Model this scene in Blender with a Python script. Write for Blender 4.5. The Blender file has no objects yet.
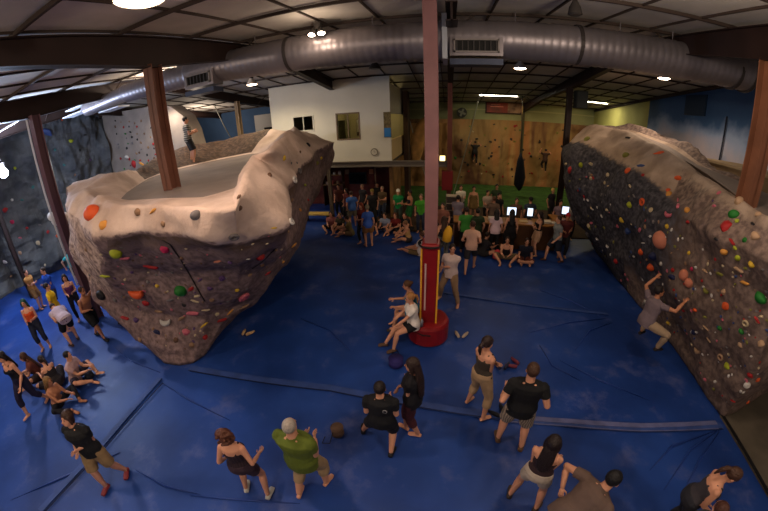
import bpy, bmesh, math, random
import numpy as np
from mathutils import Matrix, Vector, noise
from mathutils.bvhtree import BVHTree

S = bpy.context.scene
COL = S.collection
R = math.radians
rnd = random.Random(7)

# ------------------------------------------------------------------ camera
H = 4.7
CAMR = Matrix(((0.9807533574505115, -0.04524236037916925, 0.1899367807373569),
               (0.19177782382402686, 0.40587183172371327, -0.8935822975543766),
               (-0.03666221677517519, 0.9128095009587482, 0.4067366430758002)))
cd = bpy.data.cameras.new('camera')
cam = bpy.data.objects.new('camera', cd)
COL.objects.link(cam)
S.camera = cam
cam.matrix_world = Matrix.Translation((0, 0, H)) @ CAMR.to_4x4()
cd.type = 'PANO'
cd.sensor_fit = 'HORIZONTAL'
cd.sensor_width = 36
cd.sensor_height = 36*511/768
cd.panorama_type = 'FISHEYE_LENS_POLYNOMIAL'      # a wide stereographic-like lens
cd.fisheye_fov = R(179)
cd.fisheye_polynomial_k0 = 0
cd.fisheye_polynomial_k1 = -0.06663797244280267
cd.fisheye_polynomial_k2 = -1.9904584026722035e-05
cd.fisheye_polynomial_k3 = 2.9172559804092016e-05
cd.fisheye_polynomial_k4 = -4.2902766727767787e-07

# ------------------------------------------------------------------ world, exposure
w = bpy.data.worlds.new('world'); S.world = w; w.use_nodes = True
w.node_tree.nodes['Background'].inputs[0].default_value = (0.32, 0.34, 0.42, 1)
w.node_tree.nodes['Background'].inputs[1].default_value = 0.05
S.view_settings.view_transform = 'Standard'
S.view_settings.look = 'None'
S.view_settings.gamma = 1
S.view_settings.exposure = 0.0
S.view_settings.use_curve_mapping = False
S.cycles.use_denoising = True
S.cycles.max_bounces = 5

def ray(px, py):
    """direction, in the room, of the sight line through a point of the photograph"""
    x, y = px-384, -(py-255.5)
    r = math.hypot(x, y)+1e-9
    th = 2*math.atan(r/640)
    return CAMR @ Vector((math.sin(th)*x/r, math.sin(th)*y/r, -math.cos(th)))
CAM = Vector((0, 0, H))
def fl(px, py, z=0.0):
    d = ray(px, py)
    return CAM + d*((z-H)/d.z)
def aty(px, py, Y):
    d = ray(px, py)
    return CAM + d*(Y/d.y)
def atx(px, py, X):
    d = ray(px, py)
    return CAM + d*(X/d.x)
def roofz(Y):
    return 7.15-.088*abs(Y-9)

# ------------------------------------------------------------------ materials
MATS = {}
def srgb(c):
    return tuple(((v/255)/12.92 if v/255 <= .04045 else ((v/255+.055)/1.055)**2.4) for v in c)
def mat(name, rgb, rough=.7, metal=0.0, var=.0, vscale=4.0, bump=0.0, bscale=20.0, spec=.3, rgb2=None, coord='Object', detail=4.0):
    """rgb in 0..255 display values"""
    if name in MATS: return MATS[name]
    m = bpy.data.materials.new(name); MATS[name] = m
    m.use_nodes = True
    nt = m.node_tree; N = nt.nodes; L = nt.links
    b = N['Principled BSDF']
    c = srgb(rgb)
    b.inputs['Base Color'].default_value = (*c, 1)
    b.inputs['Roughness'].default_value = rough
    b.inputs['Metallic'].default_value = metal
    b.inputs['Specular IOR Level'].default_value = spec
    if var or bump:
        tc = N.new('ShaderNodeTexCoord')
    if var or rgb2:
        n = N.new('ShaderNodeTexNoise'); n.inputs['Scale'].default_value = vscale; n.inputs['Detail'].default_value = detail
        L.new(tc.outputs[coord], n.inputs['Vector'])
        cr = N.new('ShaderNodeValToRGB')
        c2 = srgb(rgb2) if rgb2 else tuple(v*(1-var) for v in c)
        c1 = c if rgb2 else tuple(min(1, v*(1+var)) for v in c)
        cr.color_ramp.elements[0].position = .35; cr.color_ramp.elements[1].position = .65
        cr.color_ramp.elements[0].color = (*c2, 1); cr.color_ramp.elements[1].color = (*c1, 1)
        L.new(n.outputs['Fac'], cr.inputs['Fac']); L.new(cr.outputs['Color'], b.inputs['Base Color'])
    if bump:
        n2 = N.new('ShaderNodeTexNoise'); n2.inputs['Scale'].default_value = bscale; n2.inputs['Detail'].default_value = 5
        L.new(tc.outputs[coord], n2.inputs['Vector'])
        bp = N.new('ShaderNodeBump'); bp.inputs['Strength'].default_value = bump; bp.inputs['Distance'].default_value = .03
        L.new(n2.outputs['Fac'], bp.inputs['Height']); L.new(bp.outputs['Normal'], b.inputs['Normal'])
    return m
def emit(name, rgb, strength):
    if name in MATS: return MATS[name]
    m = bpy.data.materials.new(name); MATS[name] = m; m.use_nodes = True
    b = m.node_tree.nodes['Principled BSDF']
    b.inputs['Base Color'].default_value = (*srgb(rgb), 1)
    b.inputs['Emission Color'].default_value = (*srgb(rgb), 1)
    b.inputs['Emission Strength'].default_value = strength
    return m

# ------------------------------------------------------------------ mesh helpers
class MB:
    """collects shapes; build() links them as one mesh object"""
    def __init__(s): s.v = []; s.f = []; s.mi = []; s.cur = 0
    def add(s, vs, fs):
        o = len(s.v); s.v += [tuple(v) for v in vs]; s.f += [tuple(i+o for i in f) for f in fs]; s.mi += [s.cur]*len(fs); return s
    def box(s, lo, hi, M=None):
        x0, y0, z0 = lo; x1, y1, z1 = hi
        vs = [Vector(p) for p in ((x0,y0,z0),(x1,y0,z0),(x1,y1,z0),(x0,y1,z0),(x0,y0,z1),(x1,y0,z1),(x1,y1,z1),(x0,y1,z1))]
        if M: vs = [M@v for v in vs]
        return s.add(vs, [(0,3,2,1),(4,5,6,7),(0,1,5,4),(1,2,6,5),(2,3,7,6),(3,0,4,7)])
    def loft(s, secs, n=12, cap=True):
        """secs: (centre, axis_u, axis_v) full half-axes as vectors"""
        vs = []
        for c, u, v in secs:
            for k in range(n):
                a = 2*math.pi*k/n
                vs.append(Vector(c)+Vector(u)*math.cos(a)+Vector(v)*math.sin(a))
        fs = []
        for i in range(len(secs)-1):
            for k in range(n):
                k2 = (k+1) % n
                fs.append((i*n+k, i*n+k2, (i+1)*n+k2, (i+1)*n+k))
        if cap:
            fs.append(tuple(reversed(range(n)))); fs.append(tuple((len(secs)-1)*n+k for k in range(n)))
        return s.add(vs, fs)
    def tube(s, pts, radii, n=10, cap=True):
        pts = [Vector(p) for p in pts]
        if not hasattr(radii, '__len__'): radii = [radii]*len(pts)
        secs = []; pu = None
        for i, p in enumerate(pts):
            d = (pts[min(i+1, len(pts)-1)]-pts[max(i-1, 0)])
            if d.length < 1e-9: d = Vector((0, 0, 1))
            d.normalize()
            if pu is None:
                a = Vector((0, 0, 1)) if abs(d.z) < .9 else Vector((1, 0, 0))
                u = d.cross(a).normalized()
            else:
                u = (pu-d*pu.dot(d)); u = u.normalized() if u.length > 1e-6 else d.orthogonal().normalized()
            pu = u; v = d.cross(u)
            secs.append((p, u*radii[i], v*radii[i]))
        return s.loft(secs, n, cap)
    def ell(s, c, u, v, w, nu=12, nv=8):
        c, u, v, w = map(Vector, (c, u, v, w))
        secs = []
        for j in range(nv+1):
            t = -math.pi/2+math.pi*j/nv
            t = max(-1.53, min(1.53, t))
            secs.append((c+w*math.sin(t), u*math.cos(t), v*math.cos(t)))
        return s.loft(secs, nu)
    def mesh(s, name, mats=()):
        me = bpy.data.meshes.new(name)
        me.from_pydata(s.v, [], s.f); me.update()
        for m in mats: me.materials.append(m)
        if len(mats) > 1: me.polygons.foreach_set('material_index', s.mi)
        return me
    def build(s, name, m, parent=None, smooth=False, bevel=0.0):
        mats = m if isinstance(m, (list, tuple)) else (m,)
        me = s.mesh(name, mats)
        bm = bmesh.new(); bm.from_mesh(me); bmesh.ops.recalc_face_normals(bm, faces=bm.faces); bm.to_mesh(me); bm.free()
        return put(name, me, parent, smooth, bevel)
def put(name, me, parent=None, smooth=False, bevel=0.0):
    if smooth: me.polygons.foreach_set('use_smooth', [True]*len(me.polygons))
    o = bpy.data.objects.new(name, me); COL.objects.link(o)
    if parent: o.parent = parent
    if bevel:
        b = o.modifiers.new('bevel', 'BEVEL'); b.width = bevel; b.segments = 2; b.limit_method = 'ANGLE'
    return o
def tag(o, label, cat, group=None):
    o['label'] = label; o['category'] = cat
    if group: o['group'] = group
    return o
def struct(o):
    o['kind'] = 'structure'; return o
def empty(name, loc=(0, 0, 0), rz=0.0):
    o = bpy.data.objects.new(name, None); COL.objects.link(o); o.location = loc; o.rotation_euler = (0, 0, rz); return o
def copy_tree(o, parent=None):
    c = o.copy(); COL.objects.link(c); c.parent = parent
    for ch in list(o.children): copy_tree(ch, c)
    return c
def box(name, lo, hi, m, parent=None, bevel=0.0):
    return MB().box(lo, hi).build(name, m, parent, bevel=bevel)

# ------------------------------------------------------------------ lights of the hall
def point(name, loc, power, rgb, size=.15, parent=None):
    l = bpy.data.lights.new(name, 'POINT'); l.energy = power; l.color = srgb(rgb); l.shadow_soft_size = size
    o = bpy.data.objects.new(name, l); COL.objects.link(o); o.location = loc
    if parent: o.parent = parent
    return o
def spot(name, loc, power, rgb, angle=150, blend=.6, size=.15, parent=None, rot=(0, 0, 0)):
    l = bpy.data.lights.new(name, 'SPOT'); l.energy = power; l.color = srgb(rgb); l.shadow_soft_size = size
    l.spot_size = R(angle); l.spot_blend = blend
    o = bpy.data.objects.new(name, l); COL.objects.link(o); o.location = loc; o.rotation_euler = rot
    if parent: o.parent = parent
    return o
# lamp: position, power, colour, lit
LAMPS = [
    ('near', (-2.82, 2.45, 6.11), 200, (255, 224, 200)),
    ('mid', (-3.2, 8.2, 6.88), 260, (255, 226, 196)),
    ('office', (-7.58, 11.8, 6.45), 300, (255, 232, 190)),
    ('back', (2.46, 11.95, 6.44), 120, (255, 220, 170)),
    ('wall', (7.38, 11.13, 6.51), 250, (255, 232, 205)),
    ('arch', (-11.9, 10.7, 6.5), 260, (255, 240, 220)),
]
# unseen bare points: mostly lamps behind and above the camera; last one added to brighten the navy wall
for p_, pw_ in (((2.4, 3.0, 6.3), 210), ((-2.5, -2.2, 6.0), 380), ((4.6, -2.2, 6.0), 260), ((-9.0, -.5, 6.1), 380), ((-9.2, 8.6, 6.9), 200), ((-14.5, 16.3, 6.0), 200)):
    point('unseen_hall_light', (p_[0], p_[1], p_[2]-.5), pw_, (255, 232, 208), .22)
# ================================================================== THE SETTING
M_floor = mat('blue_vinyl', (32, 66, 140), rough=.5, vscale=.55, bump=.3, bscale=2.2, spec=.3, rgb2=(22, 49, 110))
# chalk scuffed into the vinyl
nt = M_floor.node_tree; N = nt.nodes; L = nt.links; b = N['Principled BSDF']; src = b.inputs['Base Color'].links[0].from_socket
tc = N.new('ShaderNodeTexCoord'); n_ = N.new('ShaderNodeTexNoise'); n_.inputs['Scale'].default_value = 1.1; n_.inputs['Detail'].default_value = 9; n_.inputs['Roughness'].default_value = .7; L.new(tc.outputs['Object'], n_.inputs['Vector'])
r_ = N.new('ShaderNodeMapRange'); r_.inputs['From Min'].default_value = .54; r_.inputs['From Max'].default_value = .78; r_.inputs['To Max'].default_value = .55; L.new(n_.outputs['Fac'], r_.inputs['Value'])
x_ = N.new('ShaderNodeMix'); x_.data_type = 'RGBA'; x_.inputs['B'].default_value = (*srgb((112, 112, 140)), 1); L.new(r_.outputs[0], x_.inputs['Factor']); L.new(src, x_.inputs['A']); L.new(x_.outputs['Result'], b.inputs['Base Color'])
M_tape = mat('mat_tape', (46, 68, 126), rough=.6, var=.2, vscale=3)
M_steel = mat('painted_steel', (96, 60, 47), rough=.55, var=.15, vscale=2, bump=.05)
M_steel2 = mat('dark_girder', (36, 22, 19), rough=.6, var=.2, vscale=2)
M_pink = mat('pink_column_paint', (126, 88, 88), rough=.5, var=.08, vscale=3)
M_ceil = mat('ceiling_insulation', (180, 174, 166), rough=.8, var=.12, vscale=1.1, bump=.5, bscale=1.3)
M_batten = mat('batten_dark', (56, 44, 38), rough=.7)

# floor of vinyl covered mats: gently dented
fx = np.linspace(-20, 11, 156); fy = np.linspace(-5, 25, 151)
V = []
for y in fy:
    for x in fx:
        V.append((x, y, .018*noise.noise(Vector((x*.8, y*.8, 3)))+.012*noise.noise(Vector((x*2.2, y*2.2, 7)))-.02))
n = len(fx)
F = [(j*n+i, j*n+i+1, (j+1)*n+i+1, (j+1)*n+i) for j in range(len(fy)-1) for i in range(n-1)]
me = bpy.data.meshes.new('floor'); me.from_pydata(V, [], F); me.materials.append(M_floor)
struct(put('floor', me, smooth=True))

def strip(name, pts, wd, z, m, th=.012):
    mb = MB()
    P = [Vector((p[0], p[1], 0)) for p in pts]
    vs = []
    for i, p in enumerate(P):
        d = (P[min(i+1, len(P)-1)]-P[max(i-1, 0)]).normalized(); q = Vector((-d.y, d.x, 0))*wd/2
        vs += [p+q+Vector((0, 0, z)), p-q+Vector((0, 0, z)), p+q+Vector((0, 0, z-th)), p-q+Vector((0, 0, z-th))]
    fs = []
    for i in range(len(P)-1):
        a = i*4; b = a+4
        fs += [(a, a+1, b+1, b), (a+2, b+2, b+3, a+3), (a, b, b+2, a+2), (a+1, a+3, b+3, b+1)]
    fs += [(0, 2, 3, 1), (len(vs)-4, len(vs)-3, len(vs)-1, len(vs)-2)]
    mb.add(vs, fs); return mb.build(name, m)
# seams between the mats, taped over
def pts_of(px): return [fl(x, y) for x, y in px]
for px, wd in (([(40, 511), (100, 447), (160, 378)], .13), ([(190, 368), (250, 378), (330, 388), (400, 401), (480, 414), (568, 424), (640, 429), (722, 426)], .16),
               ([(440, 292), (520, 304), (608, 314)], .10)):
    struct(strip('trim_floor_seam', pts_of(px), wd, .012, M_tape))
for px in ([(190, 371), (250, 381), (330, 391), (400, 404), (480, 417), (568, 427), (640, 432), (722, 429)], [(46, 511), (106, 447), (163, 383)]):
    struct(strip('trim_floor_seam', pts_of(px), .02, .016, mat('seam_dark', (18, 30, 66), rough=.8)))
for px, wd in (([(500, 416), (568, 421.5), (640, 426), (716, 423)], .10), ([(500, 421), (568, 426.5), (640, 431.5), (718, 429)], .02)):
    struct(strip('trim_floor_seam', pts_of(px), wd, .02, mat('chalky_tape', (88, 92, 132), rough=.8, var=.2, vscale=3)))
# wrinkles pulled in the vinyl at the mat corners
M_fold = mat('vinyl_fold', (28, 55, 125), rough=.4)
def fold(px, r=.022):
    P = [fl(x, y, .0) for x, y in px]
    MB().tube([(p.x, p.y, -.012) for p in P], [r*.3]+[r]*(len(P)-2)+[r*.2], 8).build('trim_floor_fold', M_fold, smooth=True)['kind'] = 'structure'
for px in ([(136, 470), (165, 486), (200, 494)], [(120, 452), (60, 478), (10, 500)], [(720, 430), (700, 460), (683, 492)], [(718, 430), (690, 450), (664, 490)],
           [(716, 430), (672, 446), (650, 470)], [(600, 315), (570, 300), (540, 290)], [(606, 318), (570, 322), (530, 332)], [(612, 322), (590, 330), (575, 350)],
           [(160, 372), (130, 360), (112, 345)], [(158, 380), (190, 400), (230, 420)], [(560, 360), (600, 380), (650, 400)], [(540, 345), (552, 365), (580, 380)],
           [(350, 350), (330, 330), (300, 318)], [(190, 495), (250, 500), (300, 503)]):
    fold(px)
# dark rubber floor beyond the mat's edge, bottom right
gp = [(5.70, 3.62), (5.62, 1.9), (5.55, -1.0), (10.4, -1.0), (10.4, 7), (7.6, 7)]
mb = MB(); k = len(gp)
mb.add([(x, y, .03) for x, y in gp]+[(x, y, -.04) for x, y in gp], [tuple(range(k)), tuple(reversed(range(k, 2*k)))]+[(i, i+k, (i+1) % k+k, (i+1) % k) for i in range(k)])
struct(mb.build('trim_rubber_floor', mat('grey_rubber', (84, 76, 64), rough=.85, var=.2, vscale=1.6, bump=.1)))
struct(strip('trim_mat_edge', [(5.72, 3.6), (5.62, 1.9), (5.56, -.6)], .07, .05, mat('black_edge', (10, 10, 14))))
# green turf at the back
struct(box('floor_turf', (-3.6, 17.2, -.02), (10.4, 23.7, .03), mat('green_turf', (52, 82, 28), rough=.95, var=.3, vscale=2.0, bump=.4, bscale=60)))

struct(box('floor_brown', (-3.4, 13.0, -.02), (10.4, 17.2, .025), mat('brown_carpet', (62, 44, 30), rough=.95, var=.2, vscale=2)))
# ceiling: two slopes meeting over the hall
def slab(name, corners, th, m):
    mb = MB(); c = [Vector(p) for p in corners]
    mb.add(c+[p+Vector((0, 0, th)) for p in c], [(0, 1, 2, 3), (7, 6, 5, 4), (0, 4, 5, 1), (1, 5, 6, 2), (2, 6, 7, 3), (3, 7, 4, 0)])
    return mb.build(name, m)
for y0, y1 in ((-5, 9), (9, 24.2)):
    struct(slab('ceiling', [(-19.2, y0, roofz(y0)), (10.8, y0, roofz(y0)), (10.8, y1, roofz(y1)), (-19.2, y1, roofz(y1))], .15, M_ceil))
# battens of the ceiling grid
def batten(p, q, wd=.035, dp=.045, m=None, name='trim_ceiling_batten'):
    p, q = Vector(p), Vector(q); d = (q-p).normalized(); u = d.cross(Vector((0, 0, 1))).normalized()*wd/2; v = u.cross(d).normalized()*dp/2
    mb = MB(); vs = [p+u+v, p-u+v, p-u-v, p+u-v, q+u+v, q-u+v, q-u-v, q+u-v]
    mb.add(vs, [(0, 1, 2, 3), (7, 6, 5, 4), (0, 4, 5, 1), (1, 5, 6, 2), (2, 6, 7, 3), (3, 7, 4, 0)])
    o = mb.build(name, m or M_batten); o['kind'] = 'structure'; return o
x = -18.3
while x < 10.5:
    for y0, y1 in ((-2, 9), (9, 24)):
        batten((x, y0, roofz(y0)-.02), (x, y1, roofz(y1)-.02))
    x += 1.2
y = -1.3
while y < 24:
    batten((-19, y, roofz(y)-.05), (10.5, y, roofz(y)-.04), .045, .06)
    y += 1.75
# girders, tapered to the columns
def girder(X, spans, m=M_steel2):
    for (y0, d0), (y1, d1) in zip(spans[:-1], spans[1:]):
        mb = MB(); t = .02
        for (a, b, zz) in ((-.11, .11, 0), (-.11, .11, 1)):
            z0 = roofz(y0)-.1-(d0 if zz else 0); z1 = roofz(y1)-.1-(d1 if zz else 0)
            mb.add([(X+a, y0, z0), (X+b, y0, z0), (X+b, y1, z1), (X+a, y1, z1), (X+a, y0, z0+t), (X+b, y0, z0+t), (X+b, y1, z1+t), (X+a, y1, z1+t)],
                   [(0, 1, 2, 3), (7, 6, 5, 4), (0, 4, 5, 1), (1, 5, 6, 2), (2, 6, 7, 3), (3, 7, 4, 0)])
        za, zb = roofz(y0)-.1, roofz(y1)-.1
        a = .02
        mb.add([(X-a, y0, za-d0), (X+a, y0, za-d0), (X+a, y1, zb-d1), (X-a, y1, zb-d1), (X-a, y0, za), (X+a, y0, za), (X+a, y1, zb), (X-a, y1, zb)],
               [(0, 1, 2, 3), (7, 6, 5, 4), (0, 4, 5, 1), (1, 5, 6, 2), (2, 6, 7, 3), (3, 7, 4, 0)])
        struct(mb.build('trim_girder', m))
    # flange braces
    for yb in (7.5, 11, 16.5, 20.5):
        for sx in (-1, 1):
            z = roofz(yb)
            batten((X+sx*.05, yb, z-.36), (X+sx*.5, yb, z-.06), .03, .03, name='trim_brace')
SP = [(-2, .34), (1.8, .34), (4.65, .56), (9.0, .30), (14.3, .42), (19, .30), (23.8, .5)]
for X in (-15.6, -10.35, -5.15, 5.2): girder(X, SP)
girder(.07, [(6.12, .34)]+SP[3:])
# columns
def column(X, Y, z0, z1, wd=.2, dp=.24, m=M_steel, name='column'):
    mb = MB(); t = .014
    mb.box((X-wd/2, Y-dp/2, z0), (X+wd/2, Y-dp/2+t, z1)); mb.box((X-wd/2, Y+dp/2-t, z0), (X+wd/2, Y+dp/2, z1)); mb.box((X-t/2, Y-dp/2, z0), (X+t/2, Y+dp/2, z1))
    o = mb.build('trim_'+name, m); return struct(o)
column(-5.15, 4.65, 3.6, roofz(4.65)-.6, .24, .26)
column(5.22, 4.75, 3.3, roofz(4.65)-.6, .26, .3, m=mat('rust_steel', (118, 76, 55), rough=.5, var=.15, vscale=2))
column(-10.2, 4.62, 0, roofz(4.65)-.6, .26, .24, m=mat('mauve_steel', (96, 68, 74), rough=.45))
column(-10.25, 14.4, 0, roofz(14.4)-.45, .2, .24, m=mat('beige_column', (150, 128, 100)))
column(5.1, 14.3, 0, roofz(14.3)-.5, .22, .24, m=M_steel2)
column(.05, 14.3, 0, roofz(14.3)-.5, .2, .2, m=mat('brown_red_steel', (98, 52, 42)))
column(-15.6, 4.65, 0, roofz(4.65)-.6, .16, .18, m=M_steel2)
column(5.2, 23.7, 0, roofz(23.7), .2, .2, m=mat('green_steel', (70, 68, 46)))
# light conduit frame beside the left-hand column
M_cond = mat('pale_conduit', (190, 190, 196), rough=.35, metal=.2)
mb = MB(); mb.tube([(-10.45, 4.5, 1.2), (-10.45, 4.5, 6.2), (-15.4, 4.5, 6.15)], .03, 8); struct(mb.build('trim_conduit', M_cond))
# walls
M_blue = bpy.data.materials.new('sky_mural'); M_blue.use_nodes = True
nt = M_blue.node_tree; N = nt.nodes; L = nt.links; b = N['Principled BSDF']; b.inputs['Roughness'].default_value = .8
tc = N.new('ShaderNodeTexCoord'); sp = N.new('ShaderNodeSeparateXYZ'); L.new(tc.outputs['Object'], sp.inputs[0])
mr = N.new('ShaderNodeMapRange'); mr.inputs['From Min'].default_value = 3.9; mr.inputs['From Max'].default_value = 7.0; L.new(sp.outputs['Z'], mr.inputs['Value'])
nz = N.new('ShaderNodeTexNoise'); nz.inputs['Scale'].default_value = .55; nz.inputs['Detail'].default_value = 5; L.new(tc.outputs['Object'], nz.inputs['Vector'])
ad = N.new('ShaderNodeMath'); ad.operation = 'MULTIPLY_ADD'; ad.inputs[1].default_value = 1.1; ad.inputs[2].default_value = -.55; L.new(nz.outputs['Fac'], ad.inputs[0])
a2 = N.new('ShaderNodeMath'); L.new(mr.outputs[0], a2.inputs[0]); L.new(ad.outputs[0], a2.inputs[1])
cr = N.new('ShaderNodeValToRGB'); L.new(a2.outputs[0], cr.inputs[0]); L.new(cr.outputs[0], b.inputs['Base Color'])
E_ = cr.color_ramp.elements; E_[0].position = .0; E_[0].color = (*srgb((172, 160, 166)), 1); E_[1].position = 1; E_[1].color = (*srgb((32, 60, 98)), 1)
e = E_.new(.3); e.color = (*srgb((128, 142, 166)), 1); e = E_.new(.5); e.color = (*srgb((48, 80, 118)), 1)
M_yel = mat('yellow_green_wall', (168, 164, 98), rough=.8, var=.12, vscale=.8)
M_grn = mat('sage_wall', (128, 130, 92), rough=.8, var=.08, vscale=.8)
struct(box('wall_right', (10.5, -5, 0), (10.7, 16.9, 7.2), M_blue))
struct(box('wall_right_rear', (10.5, 16.9, 0), (10.7, 24, 7.0), M_yel))
struct(box('wall_back', (-4.2, 23.9, 0), (10.7, 24.1, 6.2), M_grn))
struct(box('wall_back_left', (-19.2, 19.8, 0), (-4.2, 20.0, 6.8), mat('navy_wall', (62, 88, 124), rough=.8, var=.15, vscale=.5)))
struct(box('wall_left', (-19.2, -5, 0), (-19.0, 20, 7.5), mat('left_wall_grey', (74, 82, 96), rough=.8, var=.2)))
# dark window shapes and pipe on the blue wall
def rwall(px0, px1, th=.05): a = atx(*px0, 10.5); c = atx(*px1, 10.5); return (10.5-th, min(a.y, c.y), min(a.z, c.z)), (10.5, max(a.y, c.y), max(a.z, c.z))
o = box('window_1', (10.43, 12.55, 5.65), (10.51, 13.9, 6.5), mat('dark_shutter', (30, 46, 66), rough=.4)); struct(o)
MB().tube([(10.42, 11.25, 3.2), (10.42, 11.25, 5.7)], .03, 8).build('trim_wall_pipe', mat('dark_pipe', (24, 30, 46)))['kind'] = 'structure'
for yy, zz in ((16.2, 6.1), (14.9, 5.9), (10.2, 6.2)):
    batten((10.46, yy, 3), (10.46, yy, 6.6), .06, .06, mat('blue_seam', (30, 50, 80)), 'trim_wall_seam')
batten((10.44, -2, roofz(-2)-.12), (10.44, 9, roofz(9)-.12), .12, .1); batten((10.44, 9, roofz(9)-.12), (10.44, 23.8, roofz(23.8)-.12), .12, .1)
batten((-3.9, 23.8, 5.35), (10.5, 23.8, 5.35), .08, .08, mat('sage_trim', (150, 148, 104)), 'trim_back_rail')

# painted climbing wall across the back
def relief(name, x0, x1, Y, z0, z1, m, nx=90, nz=36, amp=.25, sc=.6, seed=0, fn=None):
    V = []; 
    for j in range(nz+1):
        for i in range(nx+1):
            x = x0+(x1-x0)*i/nx; z = z0+(z1-z0)*j/nz
            d = amp*noise.fractal(Vector((x*sc, z*sc*.7, seed)), 1.0, 2.0, 4)+amp*.8*abs(noise.noise(Vector((x*sc*.8, z*.15, seed+9))))
            if fn: d += fn(x, z)
            V.append((x, Y-.15-d, z))
    for j in range(nz+1):
        for i in range(nx+1):
            x = x0+(x1-x0)*i/nx; z = z0+(z1-z0)*j/nz; V.append((x, Y, z))
    F = []; o = (nx+1)*(nz+1); q = nx+1
    for j in range(nz):
        for i in range(nx):
            F.append((j*q+i, j*q+i+1, (j+1)*q+i+1, (j+1)*q+i)); F.append((o+j*q+i, o+(j+1)*q+i, o+(j+1)*q+i+1, o+j*q+i+1))
    for i in range(nx): F.append((i, o+i, o+i+1, i+1)); F.append((nz*q+i, nz*q+i+1, o+nz*q+i+1, o+nz*q+i))
    for j in range(nz): F.append((j*q, (j+1)*q, o+(j+1)*q, o+j*q)); F.append((j*q+nx, o+j*q+nx, o+(j+1)*q+nx, (j+1)*q+nx))
    me = bpy.data.meshes.new(name); me.from_pydata(V, [], F); me.materials.append(m)
    return put(name, me)
M_mural = bpy.data.materials.new('canyon_paint'); M_mural.use_nodes = True
nt = M_mural.node_tree; N = nt.nodes; L = nt.links; b = N['Principled BSDF']; b.inputs['Roughness'].default_value = .8
tc = N.new('ShaderNodeTexCoord'); mp = N.new('ShaderNodeMapping'); mp.inputs['Scale'].default_value = (1.0, 1, .22); mp.inputs['Rotation'].default_value = (0, .25, 0); L.new(tc.outputs['Object'], mp.inputs[0])
nz = N.new('ShaderNodeTexNoise'); nz.inputs['Scale'].default_value = .75; nz.inputs['Detail'].default_value = 7; nz.inputs['Distortion'].default_value = .6; L.new(mp.outputs[0], nz.inputs['Vector'])
cr = N.new('ShaderNodeValToRGB'); L.new(nz.outputs['Fac'], cr.inputs[0]); L.new(cr.outputs[0], b.inputs['Base Color'])
E_ = cr.color_ramp.elements; E_[0].position = .34; E_[0].color = (*srgb((92, 56, 32)), 1); E_[1].position = .7; E_[1].color = (*srgb((168, 132, 80)), 1)
e = E_.new(.46); e.color = (*srgb((136, 106, 62)), 1); e = E_.new(.6); e.color = (*srgb((150, 98, 54)), 1)
bpn = N.new('ShaderNodeBump'); bpn.inputs['Strength'].default_value = .5; L.new(nz.outputs['Fac'], bpn.inputs['Height']); L.new(bpn.outputs[0], b.inputs['Normal'])
backwall = tag(relief('climbing_wall', -4.1, 10.45, 23.85, 0, 4.66, M_mural, fn=lambda x, z: .25*max(0, math.sin(x*.55+z*.5))), 'long ochre and rust painted climbing wall across the back of the hall', 'climbing wall')
# dark textured climbing wall along the left, with slabs
M_lrock = mat('slate_rock_paint', (88, 90, 92), rough=.85, var=.3, vscale=1.3, bump=.7, bscale=5, rgb2=(58, 60, 64))
def left_surface():
    V = []; nx, nz = 120, 50
    for j in range(nz+1):
        for i in range(nx+1):
            t = i/nx; z = 7.0*j/nz
            # base runs obliquely: from (-19.6, 3.4) to (-15.5, 13.6)
            if t < .55: p = Vector((-19.9, 1.0)).lerp(Vector((-17.9, 8.0)), t/.55)
            else: p = Vector((-17.9, 8.0)).lerp(Vector((-17.45, 11.5)), (t-.55)/.45)
            q = Vector((p.x*.7, p.y*.9, z*.75))
            d = .55*noise.fractal(Vector((t*7, z*.7, 5)), 1.0, 2.0, 4)
            c = noise.voronoi(Vector((t*9, z*.55, 2.2)))[0]
            d += .75*min(1.0, (c[1]-c[0])*1.6)*(1 if z < 3.3 else .35)
            lean = -.16*max(0, 3-z) if z < 3 else .05*(z-3)
            V.append((p.x+.2+d*.8-lean, p.y-d*.25, z))
    F = []; q = nx+1
    for j in range(nz):
        for i in range(nx): F.append((j*q+i, j*q+i+1, (j+1)*q+i+1, (j+1)*q+i))
    o = len(V); V += [(x-1.0, y+.6, z) for x, y, z in V]
    for j in range(nz):
        for i in range(nx): F.append((o+j*q+i, o+(j+1)*q+i, o+(j+1)*q+i+1, o+j*q+i+1))
    for i in range(nx): F.append((i, o+i, o+i+1, i+1)); F.append((nz*q+i, nz*q+i+1, o+nz*q+i+1, o+nz*q+i))
    for j in range(nz): F.append((j*q, (j+1)*q, o+(j+1)*q, o+j*q)); F.append((j*q+nx, o+j*q+nx, o+(j+1)*q+nx, (j+1)*q+nx))
    me = bpy.data.meshes.new('climbing_wall'); me.from_pydata(V, [], F); me.materials.append(M_lrock)
    return put('climbing_wall', me)
leftwall = tag(left_surface(), 'tall dark slate coloured climbing wall with angular slabs beside the metal column', 'climbing wall')
# pale arched climbing wall lit by a lamp, left back
M_arch = mat('pale_rock_paint', (134, 122, 112), rough=.85, var=.1, vscale=2, bump=.3, bscale=8)
mb = MB(); outl = [(-17.4, 0), (-11.1, 0), (-10.85, 2.6), (-10.85, 4.2), (-11.0, 5.1), (-11.3, 5.75), (-12.0, 6.3), (-13.0, 6.5), (-17.4, 6.8)]
k = len(outl); mb.add([(x, 11.6, z) for x, z in outl]+[(x, 12.4, z) for x, z in outl], [tuple(range(k)), tuple(reversed(range(k, 2*k)))]+[(i, i+k, (i+1) % k+k, (i+1) % k) for i in range(k)])
archwall = tag(mb.build('climbing_wall', M_arch), 'pale grey arched climbing wall dotted with small holds, lit by a lamp', 'climbing wall')
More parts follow.
